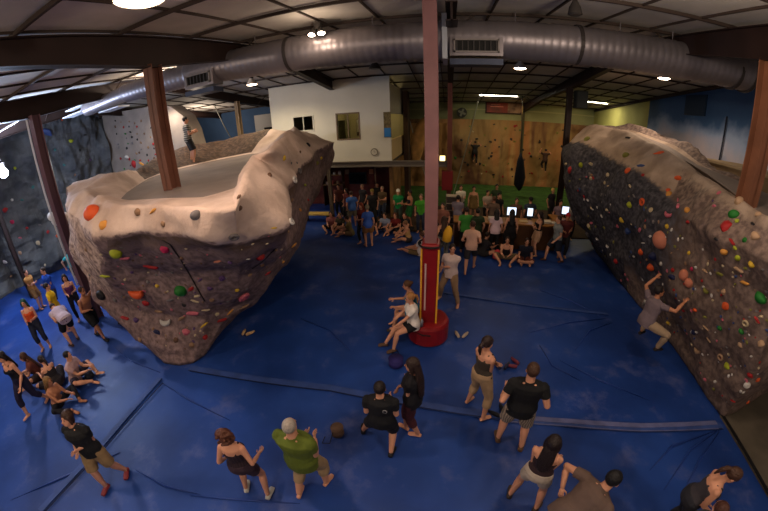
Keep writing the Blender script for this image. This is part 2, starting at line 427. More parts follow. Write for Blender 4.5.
# grey room with a dark window far left back
struct(box('wall_rear_room', (-12.3, 19.0, 0), (-8.45, 19.3, 5.6), mat('dim_white', (180, 178, 176), rough=.8)))
struct(box('window_2', (-11.6, 18.94, 3.6), (-8.6, 19.02, 4.75), mat('dark_glass', (26, 24, 24), rough=.2)))

# ------------------------------------------------------------------ upstairs office
M_off = mat('office_white', (206, 200, 184), rough=.75, var=.03, vscale=1)
OX0, OX1, OY, OZ = -8.42, -2.55, 14.5, 2.83
def wallholes(name, x0, x1, z0, ztop, Y, holes, m, th=.15):
    xs = sorted({x0, x1, *[h[0] for h in holes], *[h[1] for h in holes]}); zs = sorted({z0, ztop, *[h[2] for h in holes], *[h[3] for h in holes]})
    mb = MB()
    for i in range(len(xs)-1):
        for j in range(len(zs)-1):
            cx, cz = (xs[i]+xs[i+1])/2, (zs[j]+zs[j+1])/2
            if any(h[0] < cx < h[1] and h[2] < cz < h[3] for h in holes): continue
            mb.box((xs[i], Y, zs[j]), (xs[i+1], Y+th, zs[j+1]))
    return struct(mb.build(name, m))
W1 = (-7.2, -6.22, 4.42, 5.06); W2 = (-5.02, -4.0, 3.9, 5.03); W3 = (-2.95, -2.6, 3.9, 5.0)
wallholes('wall_office', OX0, OX1, OZ, 6.62, OY, [W1, W2], M_off)
struct(box('wall_office_left', (OX0, OY+.15, OZ), (OX0+.15, 18.9, 6.4), M_off))
struct(box('wall_office_back', (OX0, 18.9, OZ), (OX1, 19.05, 6.25), mat('office_inside', (170, 160, 130))))
struct(box('floor_office', (OX0, OY, OZ-.12), (OX1, 19, OZ), mat('office_underside', (60, 50, 44))))
# right flank: low sill wall, open above
struct(box('wall_office_right', (OX1-.12, OY+.15, OZ), (OX1, 18.9, OZ+.95), mat('cream_sill', (204, 176, 130))))
struct(box('wall_office_right_top', (OX1-.12, OY+.15, 4.95), (OX1, 18.9, 6.3), M_off))
def window(n, w, ylen=.1, fm=None, glassm=None):
    fm = fm or mat('window_frame', (120, 100, 80), rough=.5)
    x0, x1, z0, z1 = w; t = .055; mb = MB()
    mb.box((x0-t, OY-.03, z0-t), (x1+t, OY+.1, z0)); mb.box((x0-t, OY-.03, z1), (x1+t, OY+.1, z1+t)); mb.box((x0-t, OY-.03, z0), (x0, OY+.1, z1)); mb.box((x1, OY-.03, z0), (x1+t, OY+.1, z1))
    o = struct(mb.build('window_%d' % n, fm))
    xm = (x0+x1)/2; box('muntin', (xm-.02, OY, z0), (xm+.02, OY+.06, z1), fm, o)
    g = box('pane', (x0, OY+.03, z0), (x1, OY+.04, z1), glassm, o)
    return o
M_glass = bpy.data.materials.new('window_glass'); M_glass.use_nodes = True
b = M_glass.node_tree.nodes['Principled BSDF']; b.inputs['Transmission Weight'].default_value = 1; b.inputs['Roughness'].default_value = .03; b.inputs['IOR'].default_value = 1.1
window(3, W1, fm=mat('white_frame', (200, 196, 180)), glassm=M_glass); window(4, W2, glassm=M_glass)
# inside the office: lit pale board, leafy picture, dark furniture
point('office_lamp', (-4.2, 17.0, 5.7), 45, (255, 232, 160), .2)
o = empty('office_board', (-4.15, 15.3, 3.9)); tag(o, 'pale board seen through the right office window', 'board')
box('board_face', (-.18, 0, .25), (.42, .03, .85), mat('board_cream', (235, 225, 185), rough=.5), o); box('board_edge', (-.2, .03, .08), (.44, .05, .87), mat('board_brown', (90, 70, 40)), o); box('easel_leg', (.1, .05, -1.07), (.16, .1, .1), mat('board_brown', (90, 70, 40)), o)
struct(box('wall_office_partition', (-6.1, 15.2, OZ), (-6.0, 18.8, 6.2), mat('office_inside', (170, 160, 130))))
o = tag(box('cabinet', (-5.9, 15.6, OZ), (-5.0, 16.4, 4.75), mat('olive_cabinet', (98, 96, 62), rough=.6, var=.4, vscale=6), bevel=.02), 'olive cabinet seen through the right office window, left of the pale board', 'cabinet')
# blue and ochre notice by the office's corner
o = empty('notice_board', (-2.5, 14.6, 3.9)); tag(o, 'narrow ochre notice board with a blue lower panel on the office corner', 'notice board')
box('board', (-.35, -.14, 0), (-.02, -.11, 1.12), mat('ochre_board', (112, 96, 60), var=.4, vscale=8), o); box('blue_panel', (-.33, -.16, .02), (-.04, -.14, .42), mat('bright_blue', (40, 120, 190), rough=.4), o)
# clock on the office wall
o = empty('wall_clock', (-3.33, OY-.0, 3.25)); tag(o, 'round grey wall clock on the white office wall', 'clock')
MB().tube([(0, 0, 0), (0, -.06, 0)], .17, 28).build('rim', mat('clock_rim', (120, 112, 100), rough=.4), o); MB().tube([(0, -.05, 0), (0, -.065, 0)], .13, 28).build('dial', mat('clock_dial', (200, 192, 176)), o)
mb = MB(); mb.box((-.006, -.075, 0), (.006, -.068, .09)); mb.box((-.003, -.075, -.006), (.07, -.068, .006)); mb.build('hands', mat('black_plastic', (18, 18, 20)), o)
# beam and post carrying the office
M_grey = mat('beam_grey', (108, 98, 88), rough=.6)
mb = MB(); mb.box((-8.4, 14.38, 2.58), (.1, 14.62, 2.62)); mb.box((-8.4, 14.38, 2.8), (.1, 14.62, 2.84)); mb.box((-8.4, 14.49, 2.6), (.1, 14.51, 2.82)); struct(mb.build('trim_beam', M_grey))
column(-5.62, 14.5, 0, 2.58, .16, .16, m=mat('post_brown', (92, 78, 64)), name='post')
# red wall below the office with trim and door
M_redw = mat('red_brown_wall', (98, 36, 22), rough=.7, var=.35, vscale=2.2)
struct(box('wall_under_office', (-9.5, 17.4, 0), (-2.75, 17.55, OZ-.1), M_redw))
struct(box('wall_under_office_side', (-2.75, 14.9, 0), (-2.6, 17.55, OZ-.1), mat('tan_side', (128, 92, 54), rough=.7, var=.25, vscale=1.5)))
o = struct(box('door_1', (-3.95, 17.3, 0), (-3.05, 17.4, 2.1), mat('dark_red_door', (84, 22, 18), rough=.5)))
mb = MB(); mb.box((-4.02, 17.26, 0), (-3.95, 17.42, 2.17)); mb.box((-3.05, 17.26, 0), (-2.98, 17.42, 2.17)); mb.box((-4.02, 17.26, 2.1), (-2.98, 17.42, 2.17)); mb.build('door_frame', mat('pale_frame', (168, 140, 112)), o)
MB().ell((-3.85, 17.25, 1.0), (.03, 0, 0), (0, .04, 0), (0, 0, .03)).build('door_handle', mat('brass', (160, 120, 60), metal=.8, rough=.3), o)
# ================================================================== BOULDERS
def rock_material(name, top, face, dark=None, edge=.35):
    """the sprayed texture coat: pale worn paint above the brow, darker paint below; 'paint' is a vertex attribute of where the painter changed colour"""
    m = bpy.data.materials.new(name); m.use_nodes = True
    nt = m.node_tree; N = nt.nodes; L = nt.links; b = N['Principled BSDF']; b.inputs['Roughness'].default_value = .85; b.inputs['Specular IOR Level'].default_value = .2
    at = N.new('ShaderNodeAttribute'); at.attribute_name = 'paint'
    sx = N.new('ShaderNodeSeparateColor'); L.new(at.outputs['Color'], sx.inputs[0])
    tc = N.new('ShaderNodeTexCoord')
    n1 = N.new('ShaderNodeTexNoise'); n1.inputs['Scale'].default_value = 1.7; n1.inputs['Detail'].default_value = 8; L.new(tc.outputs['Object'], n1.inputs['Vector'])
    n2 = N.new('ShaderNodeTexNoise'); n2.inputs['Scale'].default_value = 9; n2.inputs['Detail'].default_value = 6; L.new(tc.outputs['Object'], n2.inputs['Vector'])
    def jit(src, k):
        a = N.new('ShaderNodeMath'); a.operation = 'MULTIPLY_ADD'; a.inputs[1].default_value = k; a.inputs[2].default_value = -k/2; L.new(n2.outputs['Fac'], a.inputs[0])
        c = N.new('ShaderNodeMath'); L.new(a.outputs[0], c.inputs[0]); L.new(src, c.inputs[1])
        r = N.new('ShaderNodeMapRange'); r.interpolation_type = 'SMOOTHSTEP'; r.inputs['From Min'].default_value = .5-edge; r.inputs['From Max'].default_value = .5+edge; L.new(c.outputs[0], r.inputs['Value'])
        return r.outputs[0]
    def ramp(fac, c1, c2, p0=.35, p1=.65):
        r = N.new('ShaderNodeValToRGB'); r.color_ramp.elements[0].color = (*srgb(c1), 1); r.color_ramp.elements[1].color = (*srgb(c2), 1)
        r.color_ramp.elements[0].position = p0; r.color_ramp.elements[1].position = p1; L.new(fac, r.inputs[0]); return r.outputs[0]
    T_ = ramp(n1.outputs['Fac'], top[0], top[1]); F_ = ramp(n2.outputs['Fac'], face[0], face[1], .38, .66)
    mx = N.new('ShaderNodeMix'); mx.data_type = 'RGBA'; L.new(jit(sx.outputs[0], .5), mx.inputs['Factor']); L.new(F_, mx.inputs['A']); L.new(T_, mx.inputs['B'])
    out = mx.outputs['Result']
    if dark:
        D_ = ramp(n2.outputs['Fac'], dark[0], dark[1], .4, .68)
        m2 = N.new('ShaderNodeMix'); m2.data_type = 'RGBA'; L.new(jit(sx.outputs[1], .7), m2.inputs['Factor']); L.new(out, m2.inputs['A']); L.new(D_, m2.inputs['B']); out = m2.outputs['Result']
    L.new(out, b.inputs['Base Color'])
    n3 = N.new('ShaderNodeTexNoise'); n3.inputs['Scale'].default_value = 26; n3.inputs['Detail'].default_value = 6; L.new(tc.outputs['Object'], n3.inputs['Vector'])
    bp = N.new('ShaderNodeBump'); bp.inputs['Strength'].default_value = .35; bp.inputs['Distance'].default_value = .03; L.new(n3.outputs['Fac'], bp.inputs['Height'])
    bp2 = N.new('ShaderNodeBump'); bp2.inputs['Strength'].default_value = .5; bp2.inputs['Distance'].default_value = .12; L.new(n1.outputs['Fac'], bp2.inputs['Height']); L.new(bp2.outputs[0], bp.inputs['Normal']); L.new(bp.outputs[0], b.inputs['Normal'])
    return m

def rock(name, stations, sub_s, sub_r, paint_fn, amp, m, seed=0, smooth_it=2, plateau_rows=7, ridge=.0):
    """stations: rings of control points, each a list from the inner top edge down to the foot"""
    A = np.array(stations, float)                  # n, rows, 3
    n, r, _ = A.shape
    # interpolate along stations (closed)
    rows = []
    for k in range(r):
        P = A[:, k]
        out = []
        for i in range(n):
            p0, p1, p2, p3 = P[(i-1) % n], P[i], P[(i+1) % n], P[(i+2) % n]
            for s in range(sub_s):
                t = s/sub_s
                cat = .5*((2*p1)+(-p0+p2)*t+(2*p0-5*p1+4*p2-p3)*t*t+(-p0+3*p1-3*p2+p3)*t**3)
                cw = .3 if k < 3 else .1; out.append((1-cw)*(p1*(1-t)+p2*t)+cw*cat)
        rows.append(np.array(out))
    G = []; prm = []
    for k in range(r-1):
        for s in range(sub_r[k]):
            t = s/sub_r[k]; G.append(rows[k]*(1-t)+rows[k+1]*t); prm.append(k+t)
    G.append(rows[-1]); prm.append(r-1)
    G = np.array(G); foot = G[-1].copy()
    for _i in range(smooth_it):
        L_ = (np.roll(G, 1, 1)+np.roll(G, -1, 1))/2
        up = np.vstack([G[:1], G[:-1]]); dn = np.vstack([G[1:], G[-1:]])
        G2 = .5*G+.25*L_+.125*(up+dn); G2[-1] = foot; G = G2
    nr, nc, _ = G.shape
    # normals
    dx = np.roll(G, -1, 1)-np.roll(G, 1, 1); dr = np.vstack([G[1:], G[-1:]])-np.vstack([G[:1], G[:-1]])
    Nn = np.cross(dx, dr); Nn /= np.linalg.norm(Nn, axis=2, keepdims=True)+1e-9
    V = []; col = []
    for j in range(nr):
        for i in range(nc):
            p = Vector(G[j, i]); q = p+Vector((seed, 0, 0)); nn = Vector(Nn[j, i])
            d = noise.fractal(q*.8, 1.0, 2.0, 3)*1.0+noise.fractal(q*2.6, 1.0, 2.0, 3)*.28
            c = noise.voronoi(q*.75)[0]; d += ridge*(min(1.0, (c[1]-c[0])*1.8)-.6)
            k = amp*(1 if prm[j] > .9 else prm[j]/.9)*(.3 if prm[j] > r-1.25 else 1)
            V.append(p+nn*d*k)
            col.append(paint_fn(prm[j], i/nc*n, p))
    F = []
    for j in range(nr-1):
        for i in range(nc):
            i2 = (i+1) % nc; F.append((j*nc+i, (j+1)*nc+i, (j+1)*nc+i2, j*nc+i2))
    # plateau
    cen = Vector(G[0].mean(0)); base = len(V); prev = list(range(nc))
    for s in range(1, plateau_rows):
        t = s/plateau_rows; cur = []
        for i in range(nc):
            p = Vector(G[0, i]).lerp(cen, t); p.z += .02*noise.noise(p*1.2)
            cur.append(len(V)); V.append(p); col.append(paint_fn(-1, i/nc*n, p))
        for i in range(nc):
            i2 = (i+1) % nc; F.append((prev[i], prev[i2], cur[i2], cur[i]))
        prev = cur
    V.append(cen); col.append(paint_fn(-1, 0, cen)); c = len(V)-1
    for i in range(nc): F.append((prev[i], prev[(i+1) % nc], c))
    nplat = len(F)-1-(nr-1)*nc; F.append(tuple((nr-1)*nc+i for i in range(nc)))
    me = bpy.data.meshes.new(name); me.from_pydata([tuple(v) for v in V], [], F)
    bm = bmesh.new(); bm.from_mesh(me); bmesh.ops.recalc_face_normals(bm, faces=bm.faces); bm.to_mesh(me); bm.free()
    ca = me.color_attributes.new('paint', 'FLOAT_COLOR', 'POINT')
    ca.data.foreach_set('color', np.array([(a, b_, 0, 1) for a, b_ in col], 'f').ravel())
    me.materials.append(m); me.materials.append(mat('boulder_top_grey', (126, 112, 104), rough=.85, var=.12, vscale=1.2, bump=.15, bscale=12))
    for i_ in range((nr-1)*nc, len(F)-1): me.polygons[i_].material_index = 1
    return put(name, me, smooth=True)

def P_(px, py, z): return tuple(fl(px, py, z))
# left boulder; rows: plateau edge, crest, brow, upper face, lower face, foot
LS = [
 [P_(134,200,3.78), P_(114,204,3.92), P_(98,235,3.5), P_(104,275,2.4), P_(126,306,1.3), P_(165,363,0)],      # front left corner
 [P_(165,198,3.8), P_(160,206,3.86), P_(150,230,3.52), P_(156,270,2.4), P_(168,315,1.1), P_(180,365,0)],
 [P_(203,197,3.8), P_(203,210,3.82), P_(203,236,3.48), P_(205,272,2.4), P_(206,315,1.1), P_(194,363,0)],
 [(-3.5,4.5,3.78), P_(236,208,3.84), P_(238,246,3.2), P_(241,278,2.2), P_(232,308,1.0), (-5.25,4.25,0)],
 [(-3.9,5.3,3.8), P_(243,176,4.08), P_(284,224,3.3), P_(285,254,2.25), P_(262,292,1.1), (-5.5,5.0,0)],
 [(-4.4,6.3,3.8), P_(254,157,4.25), P_(290,186,3.65), P_(300,222,2.5), (-4.2,6.7,1.1), (-5.9,6.4,0)],
 [(-5.0,7.6,3.8), P_(270,148,4.38), P_(300,166,3.78), P_(311,190,2.9), (-4.4,8.6,1.3), (-6.2,8.0,0)],
 [(-5.6,8.9,3.85), (-4.55,9.2,4.66), P_(318,150,3.92), P_(322,172,3.1), (-5.0,10.2,1.4), (-6.5,9.6,0)],
 [(-6.2,9.8,3.85), (-5.5,10.6,4.5), P_(337,140,4.08), P_(331,164,3.1), (-5.4,11.2,1.4), (-6.9,10.6,0)],    # prow
 [(-6.9,10.0,3.85), (-6.7,11.3,4.66), (-6.4,12.1,4.2), (-6.6,11.9,2.9), (-6.9,11.5,1.4), (-7.6,10.7,0)],
 [(-7.9,9.4,3.8), (-8.3,10.9,4.5), (-8.6,11.4,4.1), (-8.8,11.0,2.6), (-8.8,10.4,1.3), (-8.4,9.6,0)],
 [(-8.3,7.7,3.8), (-9.7,9.0,4.38), (-10.2,9.2,4.0), (-10.1,8.8,2.6), (-9.7,8.4,1.3), (-8.8,7.9,0)],
 [(-8.1,6.5,3.8), (-8.9,6.9,4.05), (-9.5,7.0,3.7), (-9.6,6.8,2.5), (-9.3,6.6,1.3), (-8.2,6.2,0)],
 [P_(128,192,3.8), P_(114,172,4.27), P_(74,182,4.16), (-8.9,4.8,2.5), (-8.5,4.8,1.2), (-7.5,4.9,0)],
 [P_(120,201,3.80), P_(83,188,4.12), P_(66,206,3.82), P_(76,262,2.35), P_(94,299,1.5), P_(153,353,0)],
]
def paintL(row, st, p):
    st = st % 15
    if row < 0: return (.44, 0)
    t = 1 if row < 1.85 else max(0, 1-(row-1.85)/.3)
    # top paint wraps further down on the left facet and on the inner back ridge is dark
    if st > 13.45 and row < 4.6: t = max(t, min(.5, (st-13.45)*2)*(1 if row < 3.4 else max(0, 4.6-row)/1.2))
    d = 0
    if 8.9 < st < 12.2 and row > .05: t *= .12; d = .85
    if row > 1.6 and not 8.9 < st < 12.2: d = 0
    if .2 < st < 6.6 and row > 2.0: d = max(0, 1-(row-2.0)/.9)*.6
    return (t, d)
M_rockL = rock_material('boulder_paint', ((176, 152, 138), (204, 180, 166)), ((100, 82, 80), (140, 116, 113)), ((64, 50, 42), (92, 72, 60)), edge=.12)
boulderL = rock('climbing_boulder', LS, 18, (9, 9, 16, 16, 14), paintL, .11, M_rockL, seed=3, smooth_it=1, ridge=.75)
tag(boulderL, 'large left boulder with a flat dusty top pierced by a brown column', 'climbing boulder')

RS = [
 [(7.2,4.4,3.75), (6.9,3.5,3.85), (6.8,2.9,3.3), (7.1,3.2,2.3), (7.3,3.6,1.1), (7.6,4.12,0)],
 [(5.2,4.2,3.75), (4.75,3.75,3.82), (4.5,3.1,3.35), (4.95,3.15,2.4), (5.4,3.35,1.1), (5.71,3.56,0)],
 [(5.7,5.6,3.8), (5.15,5.35,3.86), (4.5,4.7,3.25), (4.75,4.7,2.3), (5.2,4.8,1.1), (5.73,4.9,0)],
 [(6.3,7.1,3.85), (5.65,6.9,4.02), (4.85,6.3,3.2), (4.85,6.3,2.3), (5.25,6.3,1.1), (5.79,6.35,0)],
 [(6.5,8.6,4.15), (5.75,8.7,4.38), (4.85,8.1,3.4), (4.9,8.1,2.4), (5.3,8.2,1.1), (5.78,8.2,0)],
 [(6.7,10.3,4.4), (5.85,10.5,4.62), (4.75,10.0,3.6), (4.75,9.9,2.5), (5.2,10,1.2), (5.86,10,0)],
 [(6.5,12,4.5), (5.55,12.2,4.74), (4.35,11.7,3.9), (4.25,11.6,2.6), (4.85,11.6,1.3), (6.0,11.6,0)],
 [(6.6,12.9,4.5), (5.6,13.5,4.6), (4.7,13.4,3.8), (4.8,13.4,2.5), (5.5,13,1.2), (6.7,12.5,0)],
 [(7.1,12.6,4.6), (7.3,13.3,4.92), (8.2,13.6,4.2), (8.2,13.4,2.5), (8.1,13,1.2), (8,12.5,0)],
 [(7.2,10.2,4.35), (7.6,10.3,4.66), (8.1,10.5,4.0), (8.2,10.3,2.5), (8.2,10,1.2), (8.2,9.5,0)],
 [(7.0,7.8,3.9), (7.5,7.8,4.0), (8.0,7.8,3.5), (8.1,7.6,2.4), (8.2,7.4,1.2), (8.2,7,0)],
 [(7.0,5.9,3.75), (7.5,5.8,3.8), (8.1,5.7,3.2), (8.2,5.6,2.2), (8.3,5.5,1.1), (8.4,5.4,0)],
]
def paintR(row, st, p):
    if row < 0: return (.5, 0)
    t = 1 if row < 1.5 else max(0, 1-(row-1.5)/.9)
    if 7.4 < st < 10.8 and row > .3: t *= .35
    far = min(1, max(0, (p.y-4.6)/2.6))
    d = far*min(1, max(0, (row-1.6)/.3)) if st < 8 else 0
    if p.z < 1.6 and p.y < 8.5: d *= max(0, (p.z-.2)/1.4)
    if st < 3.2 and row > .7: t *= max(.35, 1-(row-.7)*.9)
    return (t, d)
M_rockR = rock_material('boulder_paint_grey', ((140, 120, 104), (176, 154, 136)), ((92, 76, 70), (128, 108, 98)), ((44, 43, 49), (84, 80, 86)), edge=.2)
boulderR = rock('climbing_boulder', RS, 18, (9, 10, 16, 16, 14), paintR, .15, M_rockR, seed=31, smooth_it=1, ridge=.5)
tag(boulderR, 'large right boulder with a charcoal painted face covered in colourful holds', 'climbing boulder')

# ------------------------------------------------------------------ holds, bolted to their wall: parts of it
def blob(name, seed, sx=1, sy=1, sz=.6, kind='blob'):
    mb = MB()
    if kind == 'ring':
        pts = [(math.cos(a)*.72, math.sin(a)*.72, .22) for a in [2*math.pi*k/20 for k in range(20)]]; 
        vs = []; 
        for k in range(20):
            a = 2*math.pi*k/20
            for j in range(8):
                b_ = 2*math.pi*j/8; rr = .7+.3*math.cos(b_); vs.append((rr*math.cos(a)*sx, rr*math.sin(a)*sy, .25+.3*math.sin(b_)))
        mb.add(vs, [(k*8+j, ((k+1) % 20)*8+j, ((k+1) % 20)*8+(j+1) % 8, k*8+(j+1) % 8) for k in range(20) for j in range(8)])
    elif kind == 'jug':            # crescent lip
        vs = []; nk = 14
        for k in range(nk+1):
            a = math.pi*(1.08+.84*k/nk); fat = math.sin(math.pi*k/nk)*.32+.07
            for j in range(8):
                b_ = 2*math.pi*j/8; rr = .75+fat*math.cos(b_); vs.append((rr*math.cos(a)*sx, (rr*math.sin(a)+.45)*sy, .22+fat*1.1*math.sin(b_)))
        mb.add(vs, [(k*8+j, (k+1)*8+j, (k+1)*8+(j+1) % 8, k*8+(j+1) % 8) for k in range(nk) for j in range(8)]+[tuple(range(7, -1, -1)), tuple(nk*8+j for j in range(8))])
    else:
        bm = bmesh.new(); bmesh.ops.create_icosphere(bm, subdivisions=3, radius=1)
        q = random.Random(seed); off = Vector((q.random()*50, q.random()*50, q.random()*50))
        for v in bm.verts:
            d = 1+(.28 if kind == 'blob' else .04)*noise.noise(v.co*1.3+off)
            if kind == 'wedge': d *= 1-.45*max(0, v.co.y)
            v.co = Vector((v.co.x*sx*d, v.co.y*sy*d, max(-.35, v.co.z)*sz*d))
            if kind == 'pocket' and v.co.z > .2: 
                rr = math.hypot(v.co.x/sx, (v.co.y/sy)+.05); v.co.z -= .5*sz*max(0, 1-rr/.55)
        me = bpy.data.meshes.new(name); bm.to_mesh(me); bm.free(); me.polygons.foreach_set('use_smooth', [True]*len(me.polygons)); me.materials.append(None); return me
    me = mb.mesh(name); me.polygons.foreach_set('use_smooth', [True]*len(me.polygons)); me.materials.append(None)
    bm = bmesh.new(); bm.from_mesh(me); bmesh.ops.recalc_face_normals(bm, faces=bm.faces); bm.to_mesh(me); bm.free()
    return me
HOLD = {'ball': [blob('hold_ball', 1, 1, 1, .8, 'ball')], 'blob': [blob('hold_a', 2, 1, .8), blob('hold_b', 3, 1.15, .6), blob('hold_c', 4, .8, 1), blob('hold_d', 5, .9, .9, .8)],
        'bar': [blob('hold_bar', 6, 1.3, .42, .45), blob('hold_bar2', 7, 1.5, .34, .4)], 'jug': [blob('hold_jug', 8, 1, 1, 1, 'jug')], 'ring': [blob('hold_ring', 9, 1, 1, 1, 'ring')],
        'wedge': [blob('hold_wedge', 10, 1.0, 1.0, .9, 'wedge')], 'pocket': [blob('hold_pocket', 11, 1, .9, .7, 'pocket')]}
HC = {'orange': (232, 92, 40), 'amber': (232, 160, 70), 'lime': (176, 184, 40), 'green': (34, 120, 40), 'magenta': (196, 36, 84), 'pink': (206, 104, 120), 'red': (176, 34, 36), 'yellow': (220, 180, 50),
      'white': (214, 208, 200), 'cream': (206, 184, 146), 'beige': (188, 152, 118), 'tan': (150, 116, 88), 'brown': (110, 78, 60), 'grey': (120, 112, 112), 'dark': (36, 32, 34), 'blue': (56, 76, 130),
      'teal': (60, 120, 120), 'purple': (90, 60, 110), 'olive': (130, 126, 50), 'navy': (30, 36, 76), 'peach': (216, 132, 104)}
def bvh_of(o):
    bm = bmesh.new(); bm.from_mesh(o.data); t = BVHTree.FromBMesh(bm); bm.free(); return t
def put_hold(parent, loc, nrm, kind, colr, size, spin=None, label=None):
    me = rnd.choice(HOLD[kind]); o = bpy.data.objects.new('climbing_hold', me); COL.objects.link(o); o.parent = parent
    q = nrm.to_track_quat('Z', 'Y'); M = q.to_matrix() @ Matrix.Rotation(rnd.uniform(-.6, .6) if spin is None else spin, 3, 'Z')
    o.matrix_world = Matrix.Translation(loc+nrm*size*.02) @ M.to_4x4() @ Matrix.Diagonal((size, size, size, 1))
    o.material_slots[0].link = 'OBJECT'; o.material_slots[0].material = mat('hold_'+colr, tuple(int(v*.86) for v in HC[colr]), rough=.6, bump=.1, bscale=30)
    if label: o['label'] = label
    return o
def hold_px(parent, bvh, px, py, kind, colr, rpx, label=None, spin=None):
    d = ray(px, py); loc, nrm, idx, dist = bvh.ray_cast(CAM, d)
    if loc is None: return None
    if nrm.dot(d) > 0: nrm = -nrm
    size = rpx*dist/330
    return put_hold(parent, loc, nrm, kind, colr, size, spin, label)
bL, bR = bvh_of(boulderL), bvh_of(boulderR)
HL = [(92,213,'ball','orange',8,'big round orange hold'), (104,225,'blob','amber',5), (116,253,'ball','lime',6,'round yellow green hold'), (125,258,'bar','pink',4), (165,249,'blob','magenta',5.5,'magenta hold'), (151,266,'bar','red',6),
 (105,276,'bar','lime',4), (137,291,'jug','orange',10,'large orange jug hold'), (157,286,'blob','yellow',2.2), (180,289,'wedge','green',7.5,'green wedge hold'), (191,289,'bar','red',4.5), (146,303,'blob','red',4), (101,295,'pocket','dark',5),
 (166,321,'jug','white',7,'white horseshoe hold'), (186,332,'blob','pink',4), (157,332,'blob','navy',3.5), (193,313,'bar','pink',6), (184,305,'blob','dark',2.6), (195,301,'bar','cream',3.5), (125,318,'bar','red',4), (136,320,'blob','purple',3),
 (159,311,'bar','tan',4), (204,325,'bar','yellow',3), (205,337,'blob','red',3), (217,314,'blob','cream',2.5), (197,296,'bar','cream',4), (248,259,'bar','white',2), (260,256,'wedge','red',5), (218,261,'bar','peach',4), (268,273,'bar','red',3),
 (243,296,'ring','pink',6.5,'pink frame shaped hold'), (237,290,'blob','yellow',2.5), (222,278,'blob','purple',4), (210,288,'blob','purple',3), (234,236,'ring','grey',5.5,'grey doughnut hold on the brow'), (274,228,'bar','yellow',2.5), (294,245,'bar','amber',3.5),
 (291,222,'ring','white',4), (294,180,'ring','white',4,'white ring hold'), (299,171,'ring','grey',3.2), (292,200,'blob','tan',2.5), (239,197,'blob','brown',3), (240,208,'blob','brown',3), (269,175,'wedge','brown',3), (284,158,'blob','yellow',3.2),
 (291,163,'blob','grey',1.6), (297,163,'blob','grey',1.5), (308,145,'pocket','dark',3), (300,152,'blob','brown',2), (317,163,'blob','olive',2.5), (321,158,'blob','yellow',2), (138,212,'blob','tan',4), (153,211,'bar','amber',4), (195,214,'wedge','grey',6,'grey wedge on the lip'),
 (163,224,'blob','tan',3), (245,306,'bar','tan',4), (230,312,'bar','amber',3), (308,200,'blob','red',2), (305,185,'blob','lime',2), (300,210,'bar','amber',3), (288,232,'blob','tan',2.5), (148,282,'blob','grey',2), (170,300,'bar','grey',3),
 (212,300,'blob','tan',3), (222,320,'bar','red',4), (176,340,'blob','brown',3), (192,345,'blob','tan',3), (230,262,'blob','purple',2.5), (250,275,'blob','tan',2.5), (262,265,'blob','brown',2.5), (115,300,'blob','grey',2.5), (86,250,'blob','tan',2), (90,275,'blob','grey',2),
 (140,340,'blob','tan',2.5), (182,318,'bar','tan',4), (206,310,'bar','cream',3), (200,280,'bar','purple',3), (172,272,'blob','grey',2.2), (132,272,'blob','purple',2), (182,258,'blob','brown',2.5), (276,250,'blob','tan',2.2), (283,262,'blob','amber',2)]
for h in HL: hold_px(boulderL, bL, h[0], h[1], h[2], h[3], h[4], h[5] if len(h) > 5 else None, spin=(math.pi*0 if h[2] == 'jug' else None))
